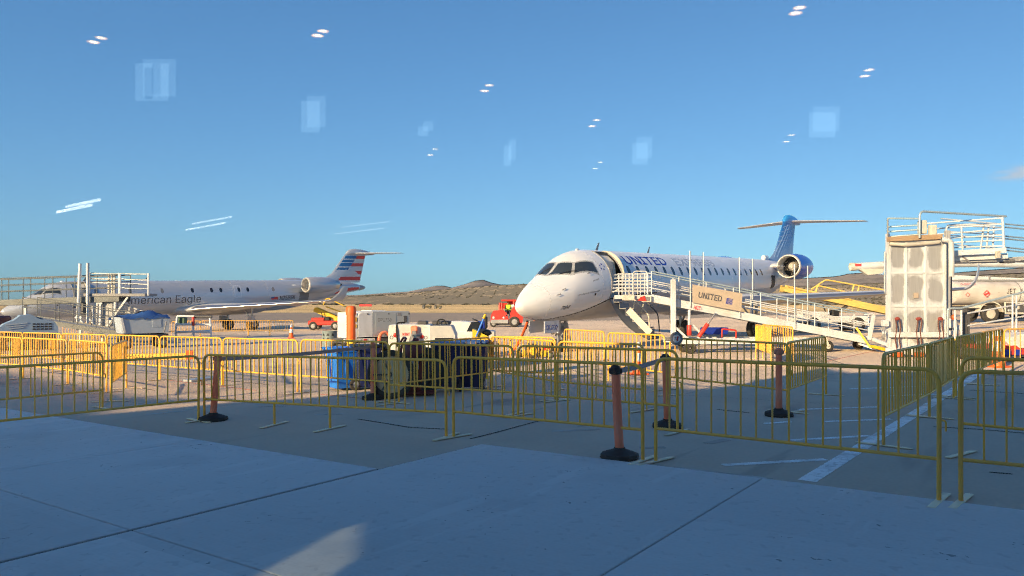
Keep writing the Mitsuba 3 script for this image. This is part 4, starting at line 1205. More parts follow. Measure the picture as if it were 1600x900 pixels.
put(ramp, 'hydraulic_rod', MB().tube([at(1106, 506, 26.25), at(1118, 489, 26.25)], .03, 10), 'steel', True)
put(ramp, 'side_guard', MB().tube(bend([at(1128, 527, 26.3), at(1128, 514, 26.3), at(1150, 516, 26.3), at(1150, 529, 26.3)], .05), .03, 8), 'red_paint', True)
put(ramp, 'battery_box', MB().box(at(1116, 517, 27.2), (.9, .5, .25), bev=.03), 'text_blue')
for x, y in ((6.15, 26.3), (6.15, 27.3)):
    z = g(x, y) + .21
    put(ramp, 'wheel', MB().lathe([(.05, -.07), (.18, -.07), (.21, -.04), (.21, .04), (.18, .07), (.05, .07)], (x, y - .1, z), (0, 1, 0), 22), 'tyre', 40)
    put(ramp, 'wheel_fork', MB().bar((x, y, z), (x, y, .22), .06, .10), 'dark_grey')
for px_, y in ((1293, 26.45), (1341, 27.6)):
    x = (px_ - 800) / F * y
    z = g(x, y) + .20
    put(ramp, 'caster', MB().lathe([(.05, -.06), (.165, -.06), (.20, -.035), (.20, .035), (.165, .06), (.05, .06)], (x, y, z), (0, 1, 0), 22), 'tyre', 40)
    put(ramp, 'caster_hub', MB().lathe([(.001, -.07), (.09, -.068), (.09, .068), (.001, .07)], (x, y, z), (0, 1, 0), 16), 'cream_paint')
    put(ramp, 'caster_arm', MB().bar((x, y - .09, z), (x - .14, y - .09, z + .36), .05, .08), 'cream_paint')
toe = at(1396, 550, 25.9)
put(ramp, 'toe_plate', MB().bar(P1 + BK / 2 - [0, 0, .25], [toe[0], 26.9, g(toe[0], 26.9) + .05], 1.15, .06), 'ramp_white')
for o in (0, 1.2):
    put(ramp, 'toe_support', MB().bar(at(1338, 512, 26.2 + o), at(1360, 543, 26.0 + o), .12, .07), 'safety_yellow')
    put(ramp, 'end_post', MB().bar(at(1358, 531, 26.3 + o), at(1365, 493, 26.3 + o), .10, .10), 'ramp_white')
    put(ramp, 'end_rail', MB().tube(bend([at(1350, 492, 26.3 + o), at(1366, 490, 26.3 + o), at(1366, 506, 26.3 + o), at(1350, 506, 26.3 + o)], .1), .022, 8), 'ramp_white', True)
put(ramp, 'yellow_toe_pad', MB().bar(at(1361, 541, 26.0), at(1382, 546, 26.0), .3, .10), 'safety_yellow')
put(ramp, 'tow_bar', MB().bar(at(1362, 529, 26.4), at(1394, 541, 25.4), .10, .10), 'ramp_white')

mat('strap_brown', (0.13, 0.055, 0.045), .7)
mat('strap_red', (0.26, 0.05, 0.04), .7)
# --- the ramp on the right: raised section seen from below as a panel of nine bays, platform and rails above, a flight climbing to the right
ramp2 = thing('boarding_ramp', 'tall white ramp section of nine weathered metal bays with railings on top', 'ramp', 'mobile boarding ramps')
Yp = 23.5


def bay_color(p, n, uv):
    d = dr.maximum(dr.abs(uv.x - 0.5) * 2.0, dr.abs(uv.y - 0.5) * 2.0)
    r = dr.sqrt(dr.square(uv.x - .5) + dr.square(uv.y - .5)) * 2
    w = 0.62 * d + 0.30 * r + 0.75 * (fbm(p.x * 2.6, p.y * 2.0, p.z * 2.6, 4) - 0.5)
    t = smoothstep(0.62, 0.90, w)
    streak = noise(p.x * 40, 0.0, p.z * 2.5)
    return mix((0.35, 0.355, 0.36), (0.61, 0.635, 0.655), t) * (0.9 + 0.14 * streak)


mat('bay_metal', mikit.proc(bay_color), 0.45, 0.1)
cols, rows_ = (1390, 1415.5, 1446, 1476.5), (376.5, 426.5, 478.5, 543)
for a, b in zip(cols[:-1], cols[1:]):
    for t_, bo in zip(rows_[:-1], rows_[1:]):
        q4 = [at(a + 1.2, bo - 1.2, Yp), at(b - 1.2, bo - 1.2, Yp), at(b - 1.2, t_ + 1.2, Yp), at(a + 1.2, t_ + 1.2, Yp)]
        scene_key = put(ramp2, 'bay_panel', mikit.ply((np.array(q4), np.array([[0, 1, 2], [0, 2, 3]])), 'bay_metal', uv=np.array([[0, 0], [1, 0], [1, 1], [0, 1.0]])))
for x_ in cols:
    put(ramp2, 'panel_rib', MB().bar(at(x_, 374, Yp - .02), at(x_, 548, Yp - .02), .055, .05, up=(0, 1, 0)), 'ramp_white')
for y_ in rows_:
    put(ramp2, 'panel_cross_rib', MB().bar(at(1388, y_, Yp - .015), at(1478, y_, Yp - .015), .05, .05), 'ramp_white')
put(ramp2, 'panel_back', MB().box(((at(1388, 0, Yp)[0] + at(1478, 0, Yp)[0]) / 2, Yp + .08, 1.95), (1.78, .10, 3.4)), 'ramp_white')
worn('worn_wood', (0.40, 0.27, 0.16), (0.25, 0.17, 0.11), 0.6, 4.0, 0.7)
put(ramp2, 'wooden_edge', MB().bar(at(1388, 374, Yp - .03), at(1470, 370, Yp - .03), .22, .15), 'worn_wood')
put(ramp2, 'canvas_roll', MB().tube([at(1390, 381, Yp - .1), at(1415, 382.5, Yp - .1), at(1445, 380.5, Yp - .1), at(1467, 378, Yp - .1)], [.055, .06, .055, .06], 10), 'cream_paint', True)
put(ramp2, 'lower_beam', MB().box(at(1433, 523, Yp - .12), (1.75, .12, .16), bev=.01), 'ramp_white')
put(ramp2, 'bumper', MB().box(at(1433, 549, Yp - .1), (1.9, .16, .22), bev=.02), 'ramp_white')
put(ramp2, 'tan_label', MB().box(at(1431.5, 461.5, Yp - .03), (.15, .01, .17)), 'tan_board')
for x_ in (1400, 1433, 1467):
    for dx in (0, 6):
        q_ = [at(x_ + dx + 1.2 * math.sin(k * 1.3 + x_), 497 + 7 * k, Yp - .17) for k in range(8)]
        put(ramp2, 'tie_strap', MB().tube(q_, .020, 6), 'strap_brown', True)
    put(ramp2, 'strap_buckle', MB().blob(at(x_ + 2, 498, Yp - .18), (.085, .04, .055), 1, .3, int(x_)), 'strap_red')
    put(ramp2, 'red_foot', MB().box(at(x_ + 3, 554, Yp - .25), (.28, .2, .14), bev=.02), 'orange')
# side machinery
put(ramp2, 'bent_pipe', MB().tube(bend([at(1472, 374, 23.3), at(1486, 376, 23.3), at(1487, 398, 23.3), at(1487, 432, 23.3)], .35, 8), .075, 12), 'ramp_white', True)
put(ramp2, 'mast', MB().box(at(1480, 450, 23.75), (.14, .14, 3.6), bev=.01), 'grey_paint')
put(ramp2, 'mast', MB().box(at(1484, 478, 23.9), (.10, .10, 3.0), bev=.01), 'dark_grey')
put(ramp2, 'left_guard_hoop', MB().tube(bend([at(1390, 424, 23.6), at(1382, 392, 23.6), at(1382, 458, 23.6), at(1388, 460, 23.6)], .06), .022, 8), 'galvanised', True)
put(ramp2, 'left_mast', MB().box(at(1387, 450, 23.75), (.10, .10, 3.4), bev=.01), 'ramp_white')
for px_, py_, s_ in ((1487, 505, (.22, .2, .30)), (1496, 512, (.20, .2, .16)), (1383, 505, (.18, .2, .2)), (1487, 520, (.26, .2, .14))):
    put(ramp2, 'junction_box', MB().box(at(px_, py_, 23.4), s_, bev=.02), 'ramp_white')
put(ramp2, 'orange_lamp', MB().blob(at(1489.5, 495.5, 23.2), (.07, .07, .09), 1), 'hot_orange', True)
for k in range(3):
    put(ramp2, 'hose', MB().tube(bend([at(1376 + 3 * k, 512, 23.4), at(1380 + 2 * k, 521, 23.3), at(1377 + 2 * k, 531, 23.4)], .2), .018, 6), 'galvanised', True)
    put(ramp2, 'hose', MB().tube(bend([at(1490 + 3 * k, 505, 23.4), at(1493 + 2 * k, 521, 23.3), at(1491 + 2 * k, 536, 23.4)], .2), .018, 6), 'galvanised', True)
# rails round the left part of the platform
for (xa, ya), (xb, yb), y0, y1 in (((1387, 341), (1438, 341.5), 23.6, 23.3), ((1388, 354.5), (1438, 351.5), 23.9, 23.5), ((1388, 362), (1438, 358.5), 23.9, 23.5), ((1388, 370), (1438, 366), 23.9, 23.5)):
    put(ramp2, 'platform_rail', MB().tube([at(xa, ya, y0), at(xb, yb, y1)], .024, 8), 'rail_top', True)
put(ramp2, 'platform_post', MB().tube([at(1387, 341, 23.6), at(1387, 376, 23.6)], .026, 8), 'mid_grey', True)
put(ramp2, 'tall_hoop', MB().tube(bend([at(1437, 372, 23.3), at(1437, 330, 23.3), at(1572, 338, 24.3)], .18, 7), .034, 10), 'rail_top', True)
put(ramp2, 'platform_post', MB().tube([at(1566, 339, 23.8), at(1569, 392, 23.8)], .034, 8), 'ramp_white', True)
for xa, ya, xb, yb in ((1437, 350, 1566, 340.5), (1437, 359, 1568, 350), (1440, 368, 1568, 358), (1484, 372, 1568, 367), (1487, 379, 1568, 375), (1487, 387, 1568, 384)):
    put(ramp2, 'platform_rail', MB().tube([at(xa, ya, 24.9), at(xb, yb, 23.8)], .024, 8), 'ramp_white', True)
for xa, ya, xb, yb in ((1470, 341.5, 1560, 349.5), (1480, 352, 1568, 355.5), (1484, 362, 1568, 367), (1484, 368, 1568, 372), (1487, 382, 1560, 388)):
    put(ramp2, 'platform_rail', MB().tube([at(xa, ya, 25.0), at(xb, yb, 25.6)], .022, 8), 'ramp_white', True)
for ya, yb in ((350, 352), (355, 357), (369, 371), (373, 375.5), (386.5, 389.5), (391, 394)):
    put(ramp2, 'platform_rail', MB().tube([at(1571, ya, 24.6), at(1690, yb + 9, 26.5)], .024, 8), 'rail_top', True)
put(ramp2, 'rail_hoop', MB().tube(bend([at(1478, 366, 24.4), at(1479, 352, 24.4), at(1495, 351, 24.4), at(1568, 350, 24.4)], .2, 6), .03, 8), 'ramp_white', True)
for xa, xb in ((1537, 1532), (1545, 1541), (1553, 1551), (1502, 1504)):
    put(ramp2, 'ladder_stile', MB().tube([at(xa, 353, 24.2), at(xb, 391, 24.2)], .026, 8), 'ramp_white', True)
put(ramp2, 'platform_beam', MB().bar(at(1484, 396, 23.9), at(1570, 391, 23.8), .16, .16), 'ramp_white')
put(ramp2, 'platform_beam', MB().bar(at(1482, 404, 24.1), at(1572, 400, 24.0), .20, .16), 'ramp_white')
put(ramp2, 'platform_deck', MB().bar(at(1482, 409, 24.7), at(1574, 407, 24.7), 1.3, .10), 'grey_paint')
put(ramp2, 'end_buffer', MB().bar(at(1566, 407.5, 24.2), at(1581, 408, 24.2), .3, .14), 'dark_grey')
put(ramp2, 'bracket', MB().box(at(1559, 398, 23.65), (.13, .1, .22), bev=.01), 'cream_paint')
for px_, py_, s_ in ((1441, 355, (.22, .18, .42)), (1457, 360, (.20, .18, .34))):
    put(ramp2, 'motor_box', MB().box(at(px_, py_, 23.5), s_, bev=.02), 'cream_paint')
put(ramp2, 'platform_brace', MB().bar(at(1503, 401, 24.0), at(1515, 410, 24.0), .08, .05), 'mid_grey')
put(ramp2, 'platform_leg', MB().box((at(1640, 0, 25.6)[0], 25.6, 1.5), (.16, .16, 3.4)), 'ramp_white')
put(ramp2, 'platform_walkway', MB().bar(at(1574, 405, 25.3), at(1760, 410, 26.8), 1.2, .12), 'grey_paint')
# climbing flight on the right
for k, (p, q) in enumerate((((1503, 481.5), (1640, 446)), ((1512, 489.5), (1640, 467.5)), ((1512, 509), (1640, 487.5)))):
    for dy in (0, 1.2):
        put(ramp2, 'handrail' if k == 0 else 'rail', MB().tube([at(*p, 22.8 + dy), at(*q, 23.6 + dy)], .034 if k == 0 else .026, 8), 'rail_top' if k == 0 else 'ramp_white', True)
put(ramp2, 'handrail', MB().tube(bend([at(1481, 530, 22.8), at(1481, 482, 22.8), at(1503, 481.5, 22.8)], .06), .03, 8), 'rail_top', True)
for x_, a, b in ((1492, 482, 540), (1502, 482, 545), (1582, 461, 525), (1588, 460, 524)):
    put(ramp2, 'post', MB().tube([at(x_, a, 22.9 if x_ < 1585 else 24.3), at(x_, b, 22.9 if x_ < 1585 else 24.3)], .028, 8), 'ramp_white', True)
for x_ in (1505.5, 1509, 1513):
    put(ramp2, 'folded_rail', MB().bar(at(x_, 484, 23.3), at(x_, 556, 23.3), .06, .05, up=(0, 1, 0)), 'dark_grey')
put(ramp2, 'flight_deck', MB().bar(at(1500, 548, 23.5), at(1660, 516, 24.2), 1.1, .16), 'ramp_white')
put(ramp2, 'warning_box', MB().box(at(1499, 536, 22.6), (.3, .1, .25), bev=.02), 'safety_yellow')
x, y = at(1507, 0, 22.4)[0], 22.4
put(ramp2, 'wheel', MB().lathe([(.10, -.10), (.28, -.10), (.33, -.06), (.33, .06), (.28, .10), (.10, .10)], (x, y, g(x, y) + .33), (0, 1, 0), 26), 'tyre', 40)
for x_ in (1392, 1474):
    put(ramp2, 'ground_leg', MB().bar(at(x_, 540, 23.6), [at(x_, 0, 23.6)[0], 23.6, g(at(x_, 0, 23.6)[0], 23.6) + .02], .12, .12), 'ramp_white')

# --- the ramp on the left in front of the silver jet, seen in half shade
ramp3 = thing('boarding_ramp', 'grey switchback boarding ramp at the left with two tall poles and a railed top platform', 'ramp', 'mobile boarding ramps')
YL = 40.0
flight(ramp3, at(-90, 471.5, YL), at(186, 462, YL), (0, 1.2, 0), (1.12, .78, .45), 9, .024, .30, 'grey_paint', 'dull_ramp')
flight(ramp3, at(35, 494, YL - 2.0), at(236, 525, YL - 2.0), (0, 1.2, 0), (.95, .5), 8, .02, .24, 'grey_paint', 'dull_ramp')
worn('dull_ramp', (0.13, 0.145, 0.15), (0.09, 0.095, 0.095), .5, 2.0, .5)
put(ramp3, 'top_platform', MB().bar(at(142, 461, YL + .6), at(236, 461, YL + .6), 1.4, .14), 'mid_grey')
for x0_, x1_, hs in ((188, 232, (427, 436, 443, 450)), (140, 186, (426.5, 435, 441))):
    for k, h in enumerate(hs):
        put(ramp3, 'cage_rail', MB().tube([at(x0_, h, YL), at(x1_, h + 1.0, YL)], .026, 6), 'rail_top' if k == 0 else 'galvanised', True)
        put(ramp3, 'cage_rail', MB().tube([at(x0_ + 4, h + 1, YL + 1.2), at(x1_ - 1, h + 2.0, YL + 1.2)], .024, 6), 'galvanised', True)
    for x_ in (x0_, x1_):
        put(ramp3, 'cage_post', MB().tube([at(x_, hs[0], YL), at(x_, 462, YL)], .05, 8), 'ramp_white', True)
for x_ in (170, 175, 179):
    put(ramp3, 'folded_gate_post', MB().tube([at(x_, 428, YL + .3), at(x_, 460, YL + .3)], .05, 6), 'cream_paint', True)
for x_, a in ((125, 412), (137, 411)):
    put(ramp3, 'tall_pole', MB().tube([at(x_, a, YL - .2), at(x_ - 4 if x_ < 130 else x_, 516, YL - .2)], [.085, .075], 10), 'ramp_white', True)
put(ramp3, 'rear_panel', MB().box(at(167, 488, YL + .3), (.66, .1, 1.5), bev=.02), 'grey_paint')
put(ramp3, 'lift_cylinder', MB().box(at(133, 478, YL + .2), (.30, .3, .9), bev=.04), 'dark_grey')
for p, q in (((155, 466), (145, 482)), ((200, 464), (162, 517)), ((137, 470), (160, 474)), ((118, 495), (145, 516)), ((180, 470), (178, 520)), ((152, 470), (150, 516)), ((157, 470), (156, 516)), ((145, 478), (147, 516)), ((137, 495), (152, 512))):
    put(ramp3, 'brace', MB().bar(at(*p, YL + .1), at(*q, YL + .1), .09, .09), 'ramp_white')
for (xa, ya), (xb, yb) in (((168, 466), (232, 490)), ((172, 480), (232, 500)), ((178, 478), (215, 493))):
    put(ramp3, 'stair_rail', MB().tube([at(xa, ya, YL + .8), at(xb, yb, YL + .8)], .04, 6), 'ramp_white', True)
for k in range(5):
    put(ramp3, 'stair_tread', MB().box(at(178 + 7 * k, 489 + 5 * k, YL + 1.2), (.34, .8, .05)), 'ramp_white')
    put(ramp3, 'stair_post', MB().tube([at(184 + 9 * k, 472 + 4 * k, YL + .8), at(184 + 9 * k, 486 + 4 * k, YL + .8)], .03, 6), 'ramp_white', True)
for x_ in (126, 160, 210, 40):
    p = at(x_, 0, YL + .5)
    put(ramp3, 'ground_leg', MB().bar((p[0], YL + .5, g(p[0], YL + .5)), (p[0], YL + .5, .9 if x_ > 50 else 1.5), .12, .12), 'ramp_white')

# ------------------------------------------------------------------ ground equipment
def turn_thing(key, px, y, deg, stretch=1.0):
    """Turns a finished thing about the upright line through its near corner."""
    x = (px - 800) / F * y
    c, s_ = math.cos(math.radians(deg)), math.sin(math.radians(deg))
    R = np.array([[c * stretch, -s_, 0, 0], [s_ * stretch, c, 0, 0], [0, 0, 1, 0], [0, 0, 0, 1.0]])
    A_, B_ = np.eye(4), np.eye(4)
    A_[:2, 3], B_[:2, 3] = (x, y), (-x, -y)
    for k in scene:
        if k.startswith(key + '__'):
            scene[k] = {**scene[k], 'to_world': T((A_ @ R @ B_).tolist())}


def wheel_at(parent, x, y, r, w, M=None, z=None, hub='grey_paint', axis=(0, 1, 0), n=22, name='wheel'):
    z = r if z is None else z
    ax = unit(axis)
    put(parent, name, MB().lathe([(r * .55, -w / 2), (r * .86, -w / 2), (r, -w * .28), (r, w * .28), (r * .86, w / 2), (r * .55, w / 2)], (x, y, z), ax, n), 'tyre', 40, M)
    k = put(parent, 'hub', MB().lathe([(.001, -w * .42), (r * .3, -w * .44), (r * .58, -w * .34), (r * .58, w * .34), (r * .3, w * .44), (.001, w * .42)], (x, y, z), ax, 16), hub, False, M)


def cone(x, y, h, label, white=True, z=None):
    key = thing('traffic_cone', label, 'traffic cone', 'orange traffic cones')
    M = pose(x, y, .4, z)
    put(key, 'base', MB().box((0, 0, .02), (h * .5, h * .5, .04), bev=.01), 'hot_orange', False, M)
    put(key, 'body', MB().lathe([(h * .19, .04), (h * .045, h), (h * .02, h)], n=20), 'hot_orange', 40, M)
    if white:
        put(key, 'band', MB().lathe([(h * .137, h * .42), (h * .098, h * .68)], (0, 0, 0), n=20) if False else MB().lathe([(h * .142, h * .42), (h * .104, h * .68)], n=20), 'jet_white', True, M)
        put(key, 'tip', MB().lathe([(h * .082, h * .82), (h * .052, h * 1.005), (.001, h * 1.01)], n=20), 'jet_white', True, M)


def xw(px, y):
    return (px - 800) / F * y


cone(xw(455, 44), 44, .80, 'orange cone with a white collar beside the small sunlit barrier')
cone(xw(519.5, 34), 34, .62, 'orange cone with a white collar behind the grey barrel')
cone(xw(997, 18.4), 18.4, .78, 'orange cone with a white top behind the sunlit barrier at the airstair foot')
cone(xw(835, 57), 57, .85, 'slim orange cone under the white jet nose', False)
cone(xw(1559, 19.5), 19.5, .98, 'pale topped orange cone behind the barriers at the right edge')

# grey barrel with triangle marks
x, y = xw(515, 29), 29.0
key = thing('barrel', 'grey round barrel with dark triangle marks behind the middle barriers', 'barrel')
M = pose(x, y)
put(key, 'body', MB().lathe([(.001, 0), (.24, .0), (.26, .05), (.27, .4), (.275, .78), (.285, .80), (.285, .84), (.26, .84), (.25, .6), (.001, .6)], n=28), 'grey_barrel', 35, M)
for k in range(3):
    a = math.radians(-90 - 38 + 38 * k)
    for sgn, zz in ((1, .66), (-1, .50)):
        p = np.array([.276 * math.cos(a + sgn * .0), .276 * math.sin(a), zz])
        t_ = np.array([-math.sin(a), math.cos(a), 0])
        o = np.array([math.cos(a), math.sin(a), 0]) * .006
        put(key, 'triangle_mark', MB().add([p + o - t_ * .06, p + o + t_ * .06, p + o + [0, 0, .10]], [[0, 1, 2]]), 'black', False, M)

# bollard sleeve: orange over yellow
x, y = xw(548.5, 21), 21.0
key = thing('bollard', 'tall orange post with a yellow lower part in front of the grey generator', 'bollard')
M = pose(x, y)
put(key, 'sleeve', MB().tube([(0, 0, .82), (0, 0, 1.50), (0, 0, 1.66)], [.125, .125, .125], 20).lathe([(.125, 1.66), (.14, 1.50), (.14, 1.69), (.10, 1.74), (.001, 1.75)], n=20), 'hot_orange', 40, M)
put(key, 'core', MB().tube([(0, 0, 0), (0, 0, .85)], .115, 20), 'safety_yellow', 40, M)

# wheeled bins
def bin_(x, y, rz, label, body, lid, tilt=0.0, h=.92):
    key = thing('wheeled_bin', label, 'bin', 'wheeled bins')
    M = pose(x, y, rz)
    rings = []
    for z, wx, wy in ((.06, .20, .22), (.5, .235, .265), (h * .96, .27, .31), (h * .96, .285, .325), (h, .285, .325)):
        rings.append(np.array([[sx * wx + 0.02 * (z - .5), sy * wy, z] for sx, sy in ((-1, -.8), (-.8, -1), (.8, -1), (1, -.8), (1, .8), (.8, 1), (-.8, 1), (-1, .8))]))
    put(key, 'body', MB().loft(rings, cap=True), body, 30, M)
    put(key, 'lid', MB().box((.02, 0, h + .035), (.60, .68, .05), bev=.02), lid, 30, M)
    put(key, 'handle', MB().tube(bend([(-.27, -.24, h - .05), (-.36, -.24, h + .02), (-.36, .24, h + .02), (-.27, .24, h - .05)], .06), .016, 6), lid, True, M)
    put(key, 'front_rib', MB().box((.285, 0, .55), (.02, .05, .7), bev=.008), body, False, M)
    for s_ in (-1, 1):
        wheel_at(key, -.20, s_ * .26, .125, .05, M)
        put(key, 'side_rib', MB().box((0, s_ * .285, .62), (.05, .02, .55), bev=.008), body, False, M)


bin_(-3.50, 15.55, math.radians(215), 'bright blue wheeled bin standing half in the sun', 'blue_plastic', 'blue_plastic', h=.82)
bin_(-3.02, 15.75, math.radians(200), 'navy wheeled bin with a black lid right of the bright blue one', 'navy_plastic', 'black', h=.86)
bin_(-1.30, 15.2, math.radians(95), 'dark blue wheeled bin right of the wheeled extinguisher', 'navy_plastic', 'tarp_blue', h=.92)
bin_(-.80, 15.5, math.radians(80), 'dark blue wheeled bin, rightmost of the pair by the extinguisher', 'navy_plastic', 'tarp_blue', h=.93)

# wheeled fire extinguisher in the shade
key = thing('wheeled_extinguisher', 'dark red wheeled extinguisher with one big pale wheel, standing in the shade', 'extinguisher')
M = pose(-2.02, 14.35, math.radians(12))
put(key, 'cylinder', MB().lathe([(.001, 0), (.16, .03), (.21, .14), (.22, .3), (.22, .82), (.18, .96), (.07, 1.02), (.05, 1.08), (.001, 1.08)], (0.08, .05, .02), (.12, 0, 1), 26), 'dark_red', True, M)
put(key, 'valve', MB().tube([(.2, .05, 1.05), (.2, .05, 1.16)], .03, 8).bar((.14, .05, 1.14), (.30, .05, 1.14), .03), 'steel', False, M)
for k, s_ in enumerate((-1, 1)):
    yy = s_ * .36
    xo = -.28 if s_ < 0 else .42
    kk = put(key, 'wheel', MB().lathe([(.34, -.04), (.42, -.045), (.45, -.02), (.45, .02), (.42, .045), (.34, .04)], (xo, yy, .45), (.35 * -s_, 1, 0), 30), 'tyre', 40, M)
    put(key, 'wheel_disc', MB().lathe([(.001, -.03), (.10, -.05), (.12, -.025), (.35, -.02), (.35, .02), (.12, .025), (.10, .05), (.001, .03)], (xo, yy, .45), (.35 * -s_, 1, 0), 26), 'wheel_tan' if s_ < 0 else 'dark_grey', 30, M)
    for j in range(6):
        a = j * math.pi / 3
        put(key, 'spoke', MB().bar((xo, yy - .03, .45), (xo + .33 * math.cos(a), yy - .03, .45 + .33 * math.sin(a)), .03, .03), 'dark_grey', False, M)
worn('wheel_tan', (0.62, 0.50, 0.33), (0.2, 0.17, 0.13), .5, 6.0, .6)
hp = [(.34 + .17 * math.cos(t), -.20, .50 + .30 * math.sin(t)) for t in np.linspace(0, 6 * math.pi, 70)]
put(key, 'hose', MB().tube([(x_ + .03 * math.cos(i * .5), y_ - .004 * i * .6, z_) for i, (x_, y_, z_) in enumerate(hp)], .022, 7), 'rubber', True, M)
put(key, 'frame', MB().tube(bend([(-.1, -.3, .1), (-.1, -.3, .95), (.0, -.3, 1.1), (.0, .34, 1.1), (-.1, .34, .95), (-.1, .34, .1)], .1), .022, 8), 'dark_red', True, M)
put(key, 'gauge', MB().lathe([(.001, 0), (.05, 0), (.05, .03), (.001, .03)], (.25, -.05, .98), (0, -1, 0.2), 14), 'white_paint', False, M)
put(key, 'base_skid', MB().box((.2, 0, .06), (.75, .3, .06), bev=.02), 'dark_red', False, M)
put(key, 'label_plate', MB().box((.17, -.185, .62), (.14, .02, .2)), 'white_paint', False, M)

# the round sign hung on a barrier
key = thing('round_sign', 'small round white sign in a thick grey ring hung on the shaded barrier', 'sign')
c_ = at(1056.5, 529, 13.55)
put(key, 'ring', MB().lathe([(.072, -.02), (.115, -.02), (.118, 0), (.115, .02), (.072, .02), (.072, -.02)], c_, (0, 1, 0), 30), 'mid_grey', 30)
put(key, 'disc', MB().lathe([(.074, 0), (.001, -.002)], c_ - [0, .012, 0], (0, -1, 0), 30), 'jet_white')
for dx, dz, w_, m_ in ((-.03, .025, .012, 'black'), (-.02, -.005, .014, 'black'), (-.035, -.025, .010, 'black'), (-.005, .02, .012, 'black'), (.005, -.02, .012, 'black')):
    put(key, 'mark', MB().box(c_ + [dx, -.016, dz], (w_, .003, w_ * .8)), m_)
put(key, 'red_mark', MB().bar(c_ + [.012, -.016, -.045], c_ + [.03, -.016, .045], .003, .022, up=(1, 0, 0)), 'flag_red')
put(key, 'bracket', MB().box(c_ + [-.10, .03, -.01], (.20, .03, .07), bev=.01), 'mid_grey')

# generator cart: white caps, grey body
key = thing('generator_cart', 'grey and white ground power unit with a numbered side behind the orange post', 'ground power unit')
y = 27.0
X_ = lambda px: xw(px, y)
gz = g(-4.8, y)
zt = 1.31
put(key, 'body', MB().box(((X_(581) + X_(641)) / 2, y + .55, (zt + .42) / 2), (X_(641) - X_(581), 1.15, zt - .42), bev=.02), 'gpu_grey')
put(key, 'white_cap', MB().loft([np.array([[x_, y - .03, .40], [x_, y - .03, z_ - .06], [x_, y + .05, z_], [x_, y + 1.1, z_], [x_, y + 1.15, .40]]) for x_, z_ in ((X_(559), 1.20), (X_(560.5), 1.27), (X_(566), zt + .01), (X_(581.2), zt + .015))], closed=True, cap=True), 'white_paint', 30)
put(key, 'end_cap', MB().loft([np.array([[x_, y, .36], [x_, y, z_], [x_, y + 1.1, z_], [x_, y + 1.1, .36]]) for x_, z_ in ((X_(549), 1.25), (X_(550), 1.28), (X_(556), 1.28), (X_(558), 1.24))], cap=True), 'white_paint')
put(key, 'yellow_stripe', MB().box((X_(554.8), y - .015, 1.03), (.10, .03, .16)).box((X_(554.8), y - .015, .80), (.10, .03, .12)), 'safety_yellow')
put(key, 'roof_plate', MB().box((X_(593), y + .5, zt + .02), (.5, .8, .04)), 'jet_white')
put(key, 'body_door', MB().box((X_(602), y - .032, .90), (X_(618) - X_(585), .012, .70), bev=.004), 'gpu_grey')
put(key, 'vent', MB().box((X_(633.5), y - .032, 1.02), (.11, .02, .24)), 'dark_grey')
put(key, 'panel', MB().box((X_(624), y - .03, 1.20), (.13, .014, .12)), 'mid_grey')
for dx in (-.2, .05, .3):
    put(key, 'hinge', MB().box((X_(600) + dx * 3, y - .035, 1.22), (.06, .02, .04)), 'dark_grey')
text_part(key, 'lettering', 'GP1736', .13, (X_(589), y - .036, .94), (1, 0, 0), (0, 0, 1), 'text_grey', width=.5)
put(key, 'chassis', MB().box((X_(590), y + .55, .27), (X_(640) - X_(540), 1.0, .16)), 'dark_grey')
put(key, 'bumper', MB().box((X_(560), y - .08, .30), (1.05, .1, .12), bev=.01), 'cream_paint')
for k in range(5):
    put(key, 'marker', MB().box((X_(541 + 9 * k), y - .135, .30), (.10, .012, .07)), ('white_paint', 'flag_red')[k % 2])
for px_ in (549, 625):
    for yy in (y + .12, y + 1.0):
        wheel_at(key, X_(px_), yy, .27, .16, z=gz + .27)
put(key, 'cable', MB().tube([(X_(598) + .20 * math.cos(t), y - .10 - .012 * t, .30 + .26 * math.sin(t)) for t in np.linspace(-.2, math.pi + .2, 20)], .055, 8), 'post_orange', True)
turn_thing(key, 559, 27.0, 38, 1.13)
mat('gpu_grey', (0.33, 0.36, 0.38), 0.5)

# white service cart in front of it
key = thing('service_cart', 'white cart with red round lights and red lettering behind the wheeled extinguisher', 'cart')
y = 19.5
gz = g(-2.5, y)
X_ = lambda px: xw(px, y)
put(key, 'front_box', MB().loft([np.array([[x_, y, .15], [x_, y, z_], [x_, y + .9, z_], [x_, y + .9, .15]]) for x_, z_ in ((X_(606.5), .92), (X_(608), 1.06), (X_(640), 1.075), (X_(672), 1.06))], cap=True), 'white_paint')
put(key, 'rear_box', MB().loft([np.array([[x_, y - .02, .25], [x_, y - .02, z_], [x_, y + .9, z_], [x_, y + .9, .25]]) for x_, z_ in ((X_(672), 1.04), (X_(705), 1.04), (X_(711), .80))], cap=True), 'pale_cart')
put(key, 'opening', MB().box((X_(694), y - .03, .66), (.46, .03, .14)), 'black')
for px_, r_ in ((617.5, .055), (659, .05)):
    put(key, 'tail_light', MB().lathe([(.001, .03), (r_, .02), (r_, 0), (.001, 0)], (X_(px_), y - .001, .80 if px_ < 640 else .76), (0, -1, 0), 18), 'lamp_red')
for px_ in (611.5, 665):
    put(key, 'side_light', MB().lathe([(.03, 0), (.04, .02), (.05, 0)], (X_(px_), y - .001, .74), (0, -1, 0), 16), 'mid_grey')
text_part(key, 'red_lettering', 'HOBART', .07, (X_(628.5), y - .004, .79), (1, 0, 0), (0, 0, 1), 'flag_red', width=.19, bold=True)
put(key, 'black_hose', MB().tube(bend([(X_(622), y - .05, .5), (X_(620), y - .05, .95), (X_(620), y + .02, 1.12), (X_(632), y + .1, 1.12)], .07), .022, 7), 'rubber', True)
